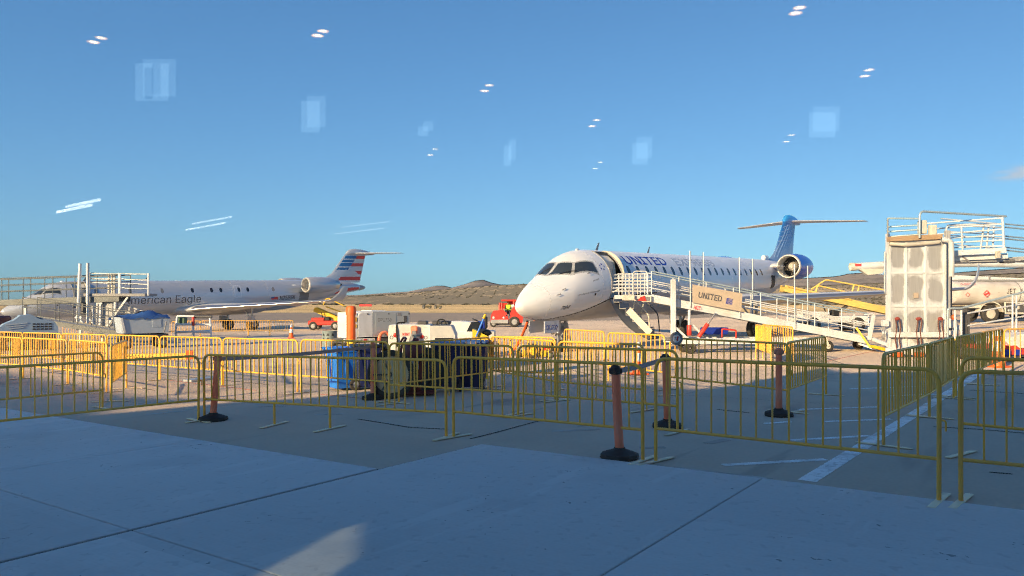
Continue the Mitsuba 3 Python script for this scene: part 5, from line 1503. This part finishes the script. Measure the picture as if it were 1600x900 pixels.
put(key, 'orange_cover', MB().box((X_(648), y - .08, .97), (.17, .10, .15), bev=.03).box((X_(646), y - .09, .87), (.10, .08, .10), bev=.02), 'post_orange')
put(key, 'cloth', MB().prism([(0, 0), (.34, 0), (.30, .12), (.22, .40), (.14, .40), (.05, .14)], (X_(637), y - .13, .52), (1, 0, 0), (0, 0, 1), .05), 'mid_grey')
for px_, s_ in ((658, .18), (680, .16), (694, .2)):
    put(key, 'roof_gear', MB().box((X_(px_), y + .4, 1.11), (s_ * 1.4, .4, .10), bev=.03), 'dark_grey')
put(key, 'roof_loop', MB().tube(bend([(X_(682), y + .1, 1.06), (X_(684), y + .1, 1.20), (X_(694), y + .1, 1.20), (X_(697), y + .1, 1.06)], .06), .02, 6), 'rubber', True)
for px_ in (616, 700):
    for yy in (y + .1, y + .8):
        wheel_at(key, X_(px_), yy, .21, .14, z=gz + .21)
put(key, 'chassis', MB().box((X_(658), y + .45, .12), (1.5, .7, .12)), 'dark_grey')
mat('pale_cart', (0.46, 0.47, 0.47), 0.5)

# baggage tractor behind the cart
key = thing('baggage_tractor', 'low white baggage tractor with a dark windscreen and blue seat', 'tractor')
y = 25.5
gz = g(-1.5, y)
X_ = lambda px: xw(px, y)
put(key, 'hood', MB().loft([np.array([[x_, y, .35], [x_, y, z_], [x_, y + 1.2, z_], [x_, y + 1.2, .35]]) for x_, z_ in ((X_(700), .80), (X_(703), .99), (X_(720), 1.0), (X_(738), .96), (X_(741), .7))], cap=True), 'white_paint')
put(key, 'body', MB().box((X_(742), y + .6, .45), (1.35, 1.3, .42), bev=.03), 'white_paint')
put(key, 'windscreen', MB().prism([(0, 0), (.50, 0), (.44, .32), (.16, .32)], (X_(729), y - .02, .66), (1, 0, 0), (0, 0, 1), -.03), 'dark_glass')
put(key, 'seat', MB().box((X_(752), y + .3, .84), (.30, .4, .32), bev=.05), 'text_blue')
put(key, 'seat_back', MB().box((X_(759), y + .3, .95), (.10, .42, .42), bev=.04), 'black')
put(key, 'steering_wheel', MB().lathe([(.13, 0), (.15, .015), (.17, 0), (.15, -.015), (.13, 0)], (X_(744), y + .3, 1.02), (.5, 0, 1), 20), 'black', True)
for px_ in (708, 755):
    for yy in (y + .05, y + 1.15):
        wheel_at(key, X_(px_), yy, .27, .16, z=gz + .27)

# yellow tub and the blue brush standing in it
key = thing('yellow_tub', 'yellow slanted tub right of the bins with a brush handle in it', 'tub')
y = 17.6
X_ = lambda px: xw(px, y)
put(key, 'body', MB().loft([np.array([[x_, y, .25], [x_, y, z_], [x_, y + .5, z_], [x_, y + .5, .25]]) for x_, z_ in ((X_(738), 1.02), (X_(742), 1.0), (X_(762), .86), (X_(764), .80))], cap=True), 'safety_yellow')
put(key, 'black_bag', MB().blob((X_(757), y + .25, .93), (.16, .2, .09), 2, .3, 5), 'black', True)
for px_ in (742, 760):
    for yy in (.06, .44):
        put(key, 'leg', MB().tube([(X_(px_), y + yy, g(X_(px_), y)), (X_(px_), y + yy, .27)], .03, 8), 'safety_yellow')
key = thing('brush', 'blue handled brush with a yellow tip leaning out of the yellow tub', 'brush')
put(key, 'handle', MB().tube([at(744, 526, y - .06), at(755.5, 498, y - .06)], .022, 8), 'blue_plastic', True)
put(key, 'tip', MB().tube([at(755.5, 498, y - .06), at(758.5, 491, y - .06)], .03, 8), 'safety_yellow', True)

# blue and white baggage carts on the left
key = thing('baggage_cart', 'white baggage box cart under a blue tarpaulin beside the left ramp', 'cart')
y = 33.0
X_ = lambda px: xw(px, y)
gz = g(-16, y)
put(key, 'box', MB().loft([np.array([[X_(a), yy, z_] for a, z_ in ((188, .98), (192, .27), (264, .27), (266, 1.0))]) for yy in (y, y + 1.4)], cap=True), 'pale_box')
put(key, 'front_plate', MB().box((X_(245), y - .012, .72), (.40, .02, .36), bev=.006), 'pale_box')
put(key, 'corner_post', MB().bar(at(189, 497, y - .03), at(194, 520, y - .03), .10, .06, up=(0, 1, 0)), 'white_paint')
put(key, 'tarpaulin', MB().loft([np.array([[x_, yy, z_ + .04 * math.sin(x_ * 7 + yy * 5)] for yy, z_ in ((y - .05, .93), (y - .03, 1.0 + d * .3), (y + .5, 1.06 + d), (y + 1.0, 1.05 + d), (y + 1.45, .95))]) for x_, d in zip(np.linspace(X_(188), X_(266), 11), (0, .02, .04, .03, .08, .16, .20, .18, .10, .05, .0))], closed=False), 'tarp_blue', True)
for px_ in (200, 256):
    put(key, 'dark_latch', MB().box((X_(px_ - 28 if px_ < 230 else 226), y - .03, .93), (.10, .04, .10)), 'tarp_blue')
    for yy in (y + .15, y + 1.25):
        wheel_at(key, X_(px_), yy, .25, .14, z=gz + .25)
put(key, 'chassis', MB().box((X_(227), y + .7, .16), (2.1, 1.2, .14)), 'dark_grey')
put(key, 'tow_bar', MB().tube([at(254, 521, y - .1), at(258, 503, y - .1)], .03, 8), 'mid_grey')
turn_thing(key, 192, 33.0, 38, .93)
mat('pale_box', (0.34, 0.40, 0.48), 0.45)
key = thing('air_unit', 'pale blue sloped machine with a dark louvred grille at the left edge', 'ground unit')
y = 33.0
X_ = lambda px: xw(px, y)
gz = g(-21, y)
outl = [(0, 520), (0, 512), (6, 507), (22, 500), (27, 496), (30, 493), (46, 492), (58, 499), (80, 503), (86, 512), (86, 522)]
put(key, 'body', MB().prism([((px_ - 0) / F * y, (522 - py_) / F * y) for px_, py_ in outl], at(0, 522, y), (1, 0, 0), (0, 0, 1), -1.5), 'pale_blue')
for k in range(5):
    for j in range(3):
        put(key, 'grille_slot', MB().box((X_(50 + 6 * k), y - .01, EYE - (507 + 4 * j - HZ) / F * y), (.12, .03, .06)), 'black')
for k in range(3):
    put(key, 'fold', MB().bar(at(8 + 3 * k, 508 + 3 * k, y - .02), at(40 - 3 * k, 505 + 3.5 * k, y - .02), .03, .04), 'pale_box')
put(key, 'side_bag', MB().blob(at(66, 501, y + .5), (.26, .3, .15), 2, .4, 9), 'dark_grey', True)
put(key, 'plinth', MB().box((X_(43), y + .75, (gz + .27) / 2 + .0), (2.2, 1.3, .27 - gz)), 'dark_grey')
for px_ in (14, 74):
    wheel_at(key, X_(px_), y - .0, .26, .14, z=gz + .26)
turn_thing(key, 10, 33.0, 36, .92)
key = thing('red_tractor', 'small dark red vehicle mostly cut off by the left edge', 'tractor')
y = 35.0
put(key, 'body', MB().box(at(-10, 503, y), (.95, 1.2, .55), bev=.08), 'dark_red')
wheel_at(key, xw(-2, y), y - .55, .30, .16, z=g(xw(-2, y), y) + .30)
wheel_at(key, xw(-22, y), y - .55, .30, .16, z=g(xw(-22, y), y) + .30)
put(key, 'chassis', MB().box((xw(-11, y), y, .1), (.9, 1.0, .5)), 'dark_grey')

# white frame stand right of the baggage cart
key = thing('roller_stand', 'white tubular stand with a dark roller on top near the jet main wheels', 'stand')
y = 36.0
for p, q in (((277, 494), (304, 494)), ((277, 507), (331, 507)), ((276, 519), (330, 517)), ((277, 494), (274, 522)), ((302, 494), (302, 523)), ((328, 497), (330, 520)), ((304, 519), (330, 519))):
    put(key, 'tube', MB().tube([at(*p, y), at(*q, y)], .05, 8), 'ramp_white', True)
put(key, 'roller', MB().tube([at(304, 495, y), at(331, 495, y)], .075, 12), 'dark_grey', 40)
put(key, 'red_post', MB().tube([at(302, 495, y - .1), at(302, 509, y - .1)], .07, 8), 'red_paint', True)
put(key, 'green_box', MB().box(at(284, 501, y + .3), (.42, .3, .32), bev=.03), 'dark_green')
for px_ in (275, 303, 330):
    p = at(px_, 520, y)
    put(key, 'foot', MB().tube([p, (p[0], p[1], g(p[0], p[1]))], .04, 8), 'ramp_white')
mat('dark_green', (0.03, 0.09, 0.05), 0.5)
key = thing('parking_stop', 'long low yellow beam lying on the concrete behind the sunlit barriers', 'beam')
p, q = ground_at(198, 562), ground_at(292, 561)
put(key, 'beam', MB().bar([*p, g(*p) + .10], [*q, g(*q) + .10], .25, .2), 'yellow_paint')
put(key, 'red_end', MB().bar([q[0] + .01, q[1], g(*q) + .14], [q[0] + .22, q[1] + .02, g(*q) + .14], .22, .3), 'orange')


# belt loaders
def belt_loader(label, y, p_hi, p_lo, paint, belt_w, chassis_px, z0, rails, wheels, wr, skin):
    key = thing('belt_loader', label, 'belt loader', 'belt loaders at the jets')
    a, b = at(*p_hi, y), at(*p_lo, y)
    d = unit(b - a); n = np.array([-d[2], 0, d[0]])
    put(key, 'conveyor_frame', MB().bar(a, b, .75, .26), paint)
    put(key, 'conveyor_belt', MB().bar(a + n * .15, b + n * .15, .60, .03), 'rubber')
    put(key, 'side_rail', MB().bar(a + n * .17 - [0, .37, 0], b + n * .17 - [0, .37, 0], .05, .14), paint)
    put(key, 'side_rail', MB().bar(a + n * .17 + [0, .37, 0], b + n * .17 + [0, .37, 0], .05, .14), paint)
    for r in rails:
        for dy in (-.45, .45):
            put(key, 'guard_rail', MB().tube(bend([at(*p, y + dy) for p in r], .15), .045, 8), paint, True)
    x0_, x1_ = xw(chassis_px[0], y), xw(chassis_px[1], y)
    gz = g((x0_ + x1_) / 2, y)
    put(key, 'chassis', MB().box(((x0_ + x1_) / 2, y, gz + z0), (x1_ - x0_, 1.6, .36), bev=.05), skin)
    put(key, 'engine_cover', MB().box((x0_ * .72 + x1_ * .28, y - .3, gz + z0 + .28), ((x1_ - x0_) * .38, .9, .28), bev=.05), skin)
    put(key, 'seat', MB().box((x0_ * .45 + x1_ * .55, y - .5, gz + z0 + .34), (.4, .5, .34), bev=.05), 'black')
    put(key, 'steering_column', MB().tube([(x0_ * .56 + x1_ * .44, y - .6, gz + z0 + .2), (x0_ * .62 + x1_ * .38, y - .6, gz + z0 + .85)], .04, 8), 'black')
    put(key, 'lift_arm', MB().bar(((x0_ + x1_) / 2, y, gz + z0 + .1), (a * .4 + b * .6) - n * .15, .25, .12), 'dark_grey')
    for px_ in wheels:
        for dy in (-.75, .75):
            wheel_at(key, xw(px_, y), y + dy, wr, .22, z=gz + wr)
    return key


belt_loader('red belt loader with a yellow conveyor raised to the silver jet', 62.0, (492, 484), (536, 503), 'safety_yellow', .7, (485, 538), .58, [[(505, 477), (509, 467), (514, 466.5), (544, 481)], [(509, 479), (540, 490), (545, 489), (544, 481)]], (493, 527), .34, 'red_paint')
belt_loader('white belt loader with a long yellow conveyor behind the right jet', 43.0, (1222, 452), (1392, 489), 'loader_yellow', .8, (1236, 1348), .72,
            [[(1268, 452), (1290, 437), (1392, 455)], [(1232, 448), (1268, 456), (1330, 468)], [(1274, 461), (1277, 446), (1330, 458)], [(1330, 462), (1334, 446)], [(1339, 463), (1342, 447)]], (1262, 1330), .42, 'white_paint')
worn('loader_yellow', (0.74, 0.52, 0.14), (0.5, 0.36, 0.14), .4, 1.5, .5)

# red aircraft tractor with its driver
tug = thing('aircraft_tractor', 'red aircraft tractor left of the white jet nose with a driver aboard', 'tractor')
y = 66.0
X_ = lambda px: xw(px, y)
gz = g(-.8, y)
Z_ = lambda py: EYE - (py - HZ) / F * y
put(tug, 'hood', MB().loft([np.array([[X_(a), yy, Z_(b)] for a, b in ((767, 503), (767.5, 492), (771, 485.5), (786, 484), (792, 489), (796, 503))]) for yy in (y - .9, y + .9)], cap=True), 'red_paint')
put(tug, 'rear_body', MB().loft([np.array([[X_(a), yy, Z_(b)] for a, b in ((796, 503), (797, 489), (803, 478), (812, 482), (818, 492), (816, 504))]) for yy in (y - .9, y + .9)], cap=True), 'red_paint')
put(tug, 'bumper', MB().box((X_(781), y - .95, Z_(502)), (1.5, .2, .32), bev=.04), 'grey_paint')
for px_ in (781, 784.5, 804, 803):
    pass
for a, b in (((780.5, 484), (781, 473)), ((784, 484), (784.5, 473)), ((803, 479), (803, 470))):
    for dy in (-.7, .7):
        put(tug, 'cab_post', MB().tube([at(*a, y + dy), at(*b, y + dy)], .09, 8), 'red_paint')
put(tug, 'cab_roof', MB().box((X_(795), y, Z_(469.5)), (1.35, 1.7, .16), bev=.05), 'red_paint')
put(tug, 'cab_back', MB().box((X_(799), y + .6, Z_(475)), (.7, .1, .7)), 'red_paint')
put(tug, 'cab_wall', MB().box((X_(787), y + .75, Z_(478)), (.6, .08, .5)), 'red_paint')
put(tug, 'white_plate', MB().box((X_(801), y - .80, Z_(478)), (.24, .04, .26)), 'white_paint')
put(tug, 'lamp', MB().lathe([(.001, .05), (.10, .04), (.11, 0)], (X_(771.5), y - .92, Z_(496)), (0, -1, 0), 16), 'white_paint')
put(tug, 'lamp', MB().lathe([(.001, .05), (.08, .04), (.09, 0)], (X_(787), y - .92, Z_(496)), (0, -1, 0), 16), 'white_paint')
put(tug, 'seat', MB().box((X_(794), y - .25, Z_(489)), (.5, .6, .16), bev=.05), 'black')
put(tug, 'chassis', MB().box((X_(792), y, Z_(505)), (2.6, 1.5, .35)), 'dark_grey')
for px_, r_ in ((771.5, .30), (803.5, .46)):
    for dy in (-.85, .85):
        wheel_at(tug, X_(px_), y + dy, r_, .3, z=gz + r_)
import manifold3d as m3


def ball(p, r):
    return m3.Manifold.sphere(r, 14).translate([float(v) for v in p])


def limb(*pr):
    out = m3.Manifold()
    for (p, r), (q, s) in zip(pr[:-1], pr[1:]):
        out += m3.Manifold.batch_hull([ball(p, r), ball(q, s)])
    return out


driver = thing('person', 'seated driver in a yellow and green safety vest on the red tractor', 'person')
h0 = np.array([X_(794), y - .32, Z_(489) + .20])
R_ = lambda dx, dy, dz: h0 + [dx, dy, dz]
body = m3.Manifold.batch_hull([ball(R_(-.14, 0, 0), .13), ball(R_(.14, 0, 0), .13), ball(R_(-.17, 0, .44), .09), ball(R_(.17, 0, .44), .09)])
body += limb((R_(0, 0, .48), .065), (R_(0, -.02, .60), .06)) + limb((R_(0, -.02, .66), .095), (R_(0, -.03, .73), .10))
for s_ in (-1, 1):
    body += limb((R_(.19 * s_, 0, .44), .07), (R_(.25 * s_, -.12, .20), .055), (R_(.16 * s_, -.36, .16), .045), (R_(.14 * s_, -.44, .17), .05))
    body += limb((R_(.11 * s_, 0, -.02), .10), (R_(.14 * s_, -.44, .0), .085), (R_(.14 * s_, -.48, -.38), .06), (R_(.14 * s_, -.60, -.42), .05))
body += limb((R_(0, -.12, .68), .018), (R_(0, -.135, .66), .02))
bm = body.to_mesh()
bm = trimesh.Trimesh(bm.vert_properties[:, :3], bm.tri_verts)
put(driver, 'body', bm, 'navy_cloth', True)
vest = m3.Manifold.batch_hull([ball(R_(-.14, 0, .06), .145), ball(R_(.14, 0, .06), .145), ball(R_(-.16, 0, .42), .11), ball(R_(.16, 0, .42), .11)])
vm = vest.to_mesh()
put(driver, 'safety_vest', trimesh.Trimesh(vm.vert_properties[:, :3], vm.tri_verts), 'hi_vis', True)
put(driver, 'head', MB().blob(R_(0, -.03, .69), (.088, .10, .12), 2), 'skin', True)
put(driver, 'cap', MB().blob(R_(0, -.02, .76), (.105, .12, .075), 2).box(R_(0, -.14, .745), (.14, .1, .02), bev=.008), 'hot_orange', True)

# cables, chocks and cones at the white jet's nose
key = thing('power_cable', 'orange cable hanging from the white jet nose down to the concrete', 'cable')
put(key, 'cable', MB().tube(bend([at(824, 503, 27.4), at(818, 519, 26.8), at(810, 537, 25.9), ground_at(796, 556).tolist() + [g(*ground_at(796, 556)) + .04]], .5, 8), .05, 8), 'hot_orange', True)
put(key, 'black_end', MB().tube([at(824.5, 502, 27.4), at(821, 513, 27.2)], .058, 8), 'rubber', True)
for px_, y_, txt in ((824, 25.4, 'yellow wheel chock with black ends left of the nose wheel'), (848, 25.6, 'yellow wheel chock with black ends touching the nose wheel')):
    key = thing('wheel_chock', txt, 'wheel chock')
    x = xw(px_, y_)
    M = pose(x, y_, .2)
    put(key, 'block', MB().prism([(-.28, 0), (.28, 0), (.10, .24), (-.10, .24)], (0, .1, 0), (1, 0, 0), (0, 0, 1), .22), 'safety_yellow', False, M)
    for s_ in (-1, 1):
        put(key, 'rubber_end', MB().prism([(s_ * .28 - .05, 0), (s_ * .28 + .07, 0), (s_ * .28 + .01, .16)], (0, .13, 0), (1, 0, 0), (0, 0, 1), .28), 'rubber', False, M)
key = thing('hose_dolly', 'small dolly with a black wheel in front of the nose gear', 'dolly')
x, y_ = xw(833, 24.6), 24.6
wheel_at(key, x, y_, .24, .12, z=g(x, y_) + .24, hub='safety_yellow')
put(key, 'frame', MB().bar((x - .1, y_ + .1, g(x, y_) + .24), (x + .55, y_ + .1, g(x, y_) + .32), .08, .08), 'red_paint')
wheel_at(key, x + .55, y_, .12, .08, z=g(x, y_) + .12)

# jet fuel tanker on the right
key = thing('fuel_truck', 'white fuel tanker lettered JET beyond the right ramp', 'truck')
y = 46.0
X_ = lambda px: xw(px, y)
gz = float(g(30, y))
zc_ = EYE - (458 - HZ) / F * y
tn = np.arange(32) * 2 * np.pi / 32
rings = []
for x_, k_ in ((X_(1476), .02), (X_(1477), .7), (X_(1480), .93), (X_(1486), 1), (X_(1740), 1), (X_(1745), .9), (X_(1747), .02)):
    rings.append(np.stack([np.full(32, x_), y + 1.15 * k_ * np.sign(np.cos(tn)) * abs(np.cos(tn)) ** .8, zc_ + .72 * k_ * np.sign(np.sin(tn)) * abs(np.sin(tn)) ** .8], 1))
put(key, 'tank', MB().loft(rings), 'tank_white', 40)
worn('tank_white', (0.62, 0.59, 0.55), (0.36, 0.31, 0.26), .6, .9, .45)
put(key, 'top_walkway', MB().box(((X_(1490) + X_(1740)) / 2, y - .1, zc_ + .76), (X_(1740) - X_(1490), .8, .10)), 'mid_grey')
put(key, 'tank_band', MB().box((X_(1574), y, zc_), (.06, 2.34, 1.48), bev=.02) if False else MB().tube([(X_(1575), y + 1.17 * math.sign(math.cos(t)) * abs(math.cos(t)) ** .8 if False else y + 1.16 * np.sign(math.cos(t)) * abs(math.cos(t)) ** .8, zc_ + .73 * np.sign(math.sin(t)) * abs(math.sin(t)) ** .8) for t in np.linspace(0, 2 * math.pi, 40)], .025, 6), 'mid_grey', True)
fy = y - 1.17
text_part(key, 'lettering', 'JET', .30, (X_(1553), fy, zc_ - .05), (1, 0, 0), (0, 0, 1), 'black', width=.56)
text_part(key, 'lettering', 'A', .30, (X_(1574), fy, zc_ - .03), (1, 0, 0), (0, 0, 1), 'text_grey', width=.2)
text_part(key, 'red_lettering', 'FLAMMABLE', .10, (X_(1484), fy + .06, zc_ + .48), (1, 0, 0), (0, 0, 1), 'flag_red', width=.9)
for px_, s_ in ((1523, .20), (1494, .12)):
    c_ = np.array([X_(px_), fy - .01, zc_ - .0 - (.1 if s_ < .2 else .05)])
    put(key, 'placard', MB().tube([c_ + [0, 0, s_], c_ + [s_, 0, 0], c_ - [0, 0, s_], c_ - [s_, 0, 0], c_ + [0, 0, s_]], s_ * .13, 6), 'flag_red')
put(key, 'placard_bar', MB().bar((X_(1523) - .14, fy - .01, zc_ - .12), (X_(1523) + .14, fy - .01, zc_ + .02), .02, .10), 'flag_red')
put(key, 'chassis', MB().box(((X_(1480) + X_(1740)) / 2, y, gz + .85), (X_(1740) - X_(1480), .9, .28)), 'dark_grey')
put(key, 'cabinet_frame', MB().tube([(X_(1552), y - 1.1, gz + .55), (X_(1552), y - 1.1, gz + 1.18), (X_(1680), y - 1.1, gz + 1.18), (X_(1680), y - 1.1, gz + .55), (X_(1552), y - 1.1, gz + .55)], .06, 6), 'cream_paint')
put(key, 'cabinet', MB().box((X_(1615), y - .55, gz + .87), (X_(1678) - X_(1554), .9, .55)), 'dark_grey')
for k in range(9):
    put(key, 'pipe_fitting', MB().box((X_(1560 + 12 * k), y - 1.03, gz + .72 + .16 * (k % 3)), (.22, .12, .14 + .05 * (k % 2)), bev=.03), ('galvanised', 'cream_paint', 'mid_grey')[k % 3])
arch = [(X_(1530) + .72 * math.cos(t), gz + .52 + .70 * math.sin(t)) for t in np.linspace(.15, math.pi - .15, 14)]
put(key, 'mudguard', MB().loft([np.array([[x_, yy, z_] for x_, z_ in arch]) for yy in (y - 1.16, y - .7)], closed=False), 'cream_paint', True)
put(key, 'mudguard_edge', MB().tube([(x_, y - 1.16, z_) for x_, z_ in arch], .04, 6), 'cream_paint', True)
for px_ in (1530, 1700):
    for dy in (-1.0, 1.0):
        wheel_at(key, X_(px_), y + dy, .52, .30, z=gz + .52, hub='cream_paint', n=28)
put(key, 'mud_flap', MB().box((X_(1549), y - .95, gz + .5), (.04, .5, .6)), 'rubber')
put(key, 'lamp_bracket', MB().box((X_(1503), y - 1.1, gz + .95), (.9, .1, .16)), 'cream_paint')

# two long white booms behind the ramp
key = thing('boom_lift', 'two long white booms with a round black open end behind the ramp panel', 'boom lift')
y = 51.0
put(key, 'upper_boom', MB().tube([at(1331, 417, y), at(1345, 416.5, y), at(1400, 413, y), at(1520, 411, y), at(1700, 412, y)], [.24, .26, .25, .27, .36], 16), 'ramp_white', 40)
put(key, 'nozzle', MB().lathe([(.17, .3), (.20, -.02), (.27, -.02), (.28, .1), (.27, .35)], at(1329, 417, y), (1, 0, .02), 20), 'cream_paint', 40)
put(key, 'nozzle_bore', MB().lathe([(.001, .12), (.19, .10)], at(1329, 417, y), (1, 0, .02), 20), 'black')
put(key, 'red_mark', MB().box(at(1341, 414, y - .27), (.42, .03, .16), bev=.01), 'flag_red')
put(key, 'cradle', MB().prism([(0, .3), (1.7, .3), (1.6, 0), (.6, -.12), (.3, .1)], at(1342, 427, y - .2), (1, 0, 0), (0, 0, 1), -.4), 'cream_paint')
put(key, 'lower_boom', MB().loft([np.array([[c_[0], y + .6, c_[2] - h_], [c_[0], y + .6, c_[2] + h_], [c_[0], y + 1.0, c_[2] + h_], [c_[0], y + 1.0, c_[2] - h_]]) for c_, h_ in ((at(1400, 429, y), .12), (at(1487, 434, y), .22), (at(1600, 441, y), .30), (at(1700, 446, y), .34))], cap=True), 'ramp_white')
put(key, 'clamp', MB().box(at(1543, 437, y + .78), (.10, .5, .60), bev=.02), 'mid_grey')
put(key, 'mast', MB().box((xw(1706, y), y + .4, 2.4), (.8, 1.4, 4.2), bev=.05), 'ramp_white')
put(key, 'truck_bed', MB().box((xw(1640, y), y + .5, 1.15), (7.5, 2.2, .35), bev=.05), 'grey_paint')
for px_ in (1580, 1700):
    wheel_at(key, xw(px_, y), y - .5, .5, .3, z=float(g(xw(px_, y), y)) + .5)
    wheel_at(key, xw(px_, y), y + 1.5, .5, .3, z=float(g(xw(px_, y), y)) + .5)

# red cart by the right barriers
key = thing('red_cart', 'red cart with a white hood behind the sunlit barrier at the right edge', 'cart')
y = 21.0
X_ = lambda px: xw(px, y)
gz = float(g(13.5, y))
put(key, 'body', MB().loft([np.array([[X_(a), yy, EYE - (b - HZ) / F * y] for a, b in ((1546, 549), (1548, 541), (1588, 540), (1592, 545), (1680, 546), (1680, 554), (1546, 554))]) for yy in (y, y + 1.2)], cap=True), 'red_paint')
put(key, 'white_hood', MB().loft([np.array([[X_(a), yy, EYE - (b - HZ) / F * y] for a, b in ((1586, 544), (1572, 531), (1600, 522), (1680, 520), (1680, 546))]) for yy in (y + .1, y + 1.1)], cap=True), 'white_paint')
put(key, 'chassis', MB().box((X_(1600), y + .6, gz + .25), (2.2, 1.0, .2)), 'dark_grey')
for k in range(3):
    put(key, 'blue_window', MB().box((X_(1558 + 16 * k), y + .02, gz + .28), (.20, .06, .16)), 'text_blue')
for px_ in (1548, 1650):
    wheel_at(key, X_(px_), y - .02, .2, .14, z=gz + .2)
    wheel_at(key, X_(px_), y + 1.2, .2, .14, z=gz + .2)

# far things across the field
for px0, px1, txt in ((660, 674, 'far dark truck on the dry field, left of the two'), (679, 690, 'far dark truck on the dry field, right of the two')):
    key = thing('far_truck', txt, 'truck')
    y = 330.0
    w_ = xw(px1, y) - xw(px0, y)
    z0 = float(terrain(np.array(0.0), np.array(y)))
    put(key, 'bed', MB().box(((xw(px0, y) + xw(px1, y)) / 2 + w_ * .15, y, z0 + .95), (w_ * .7, 2, .9), bev=.1), 'olive')
    put(key, 'cab', MB().box((xw(px0, y) + w_ * .14, y, z0 + 1.15), (w_ * .28, 2, 1.2), bev=.15), 'dark_grey')
    for t in (.15, .8):
        wheel_at(key, xw(px0, y) + w_ * t, y - .9, .42, .3, z=z0 + .42)
        wheel_at(key, xw(px0, y) + w_ * t, y + .9, .42, .3, z=z0 + .42)
mat('olive', (0.10, 0.085, 0.05), .8)
key = thing('runway_sign', 'low red airfield sign on the dry field beyond the silver jet', 'sign')
y = 215.0
z0 = float(terrain(np.array(0.0), np.array(y)))
put(key, 'board', MB().box((xw(571, y), y, 1.65 - 5 * y / F), (3.6, .2, .62), bev=.03), 'flag_red')
for dx in (-1.4, 1.4):
    put(key, 'leg', MB().tube([(xw(571, y) + dx, y, z0), (xw(571, y) + dx, y, 1.0)], .06, 6), 'mid_grey')
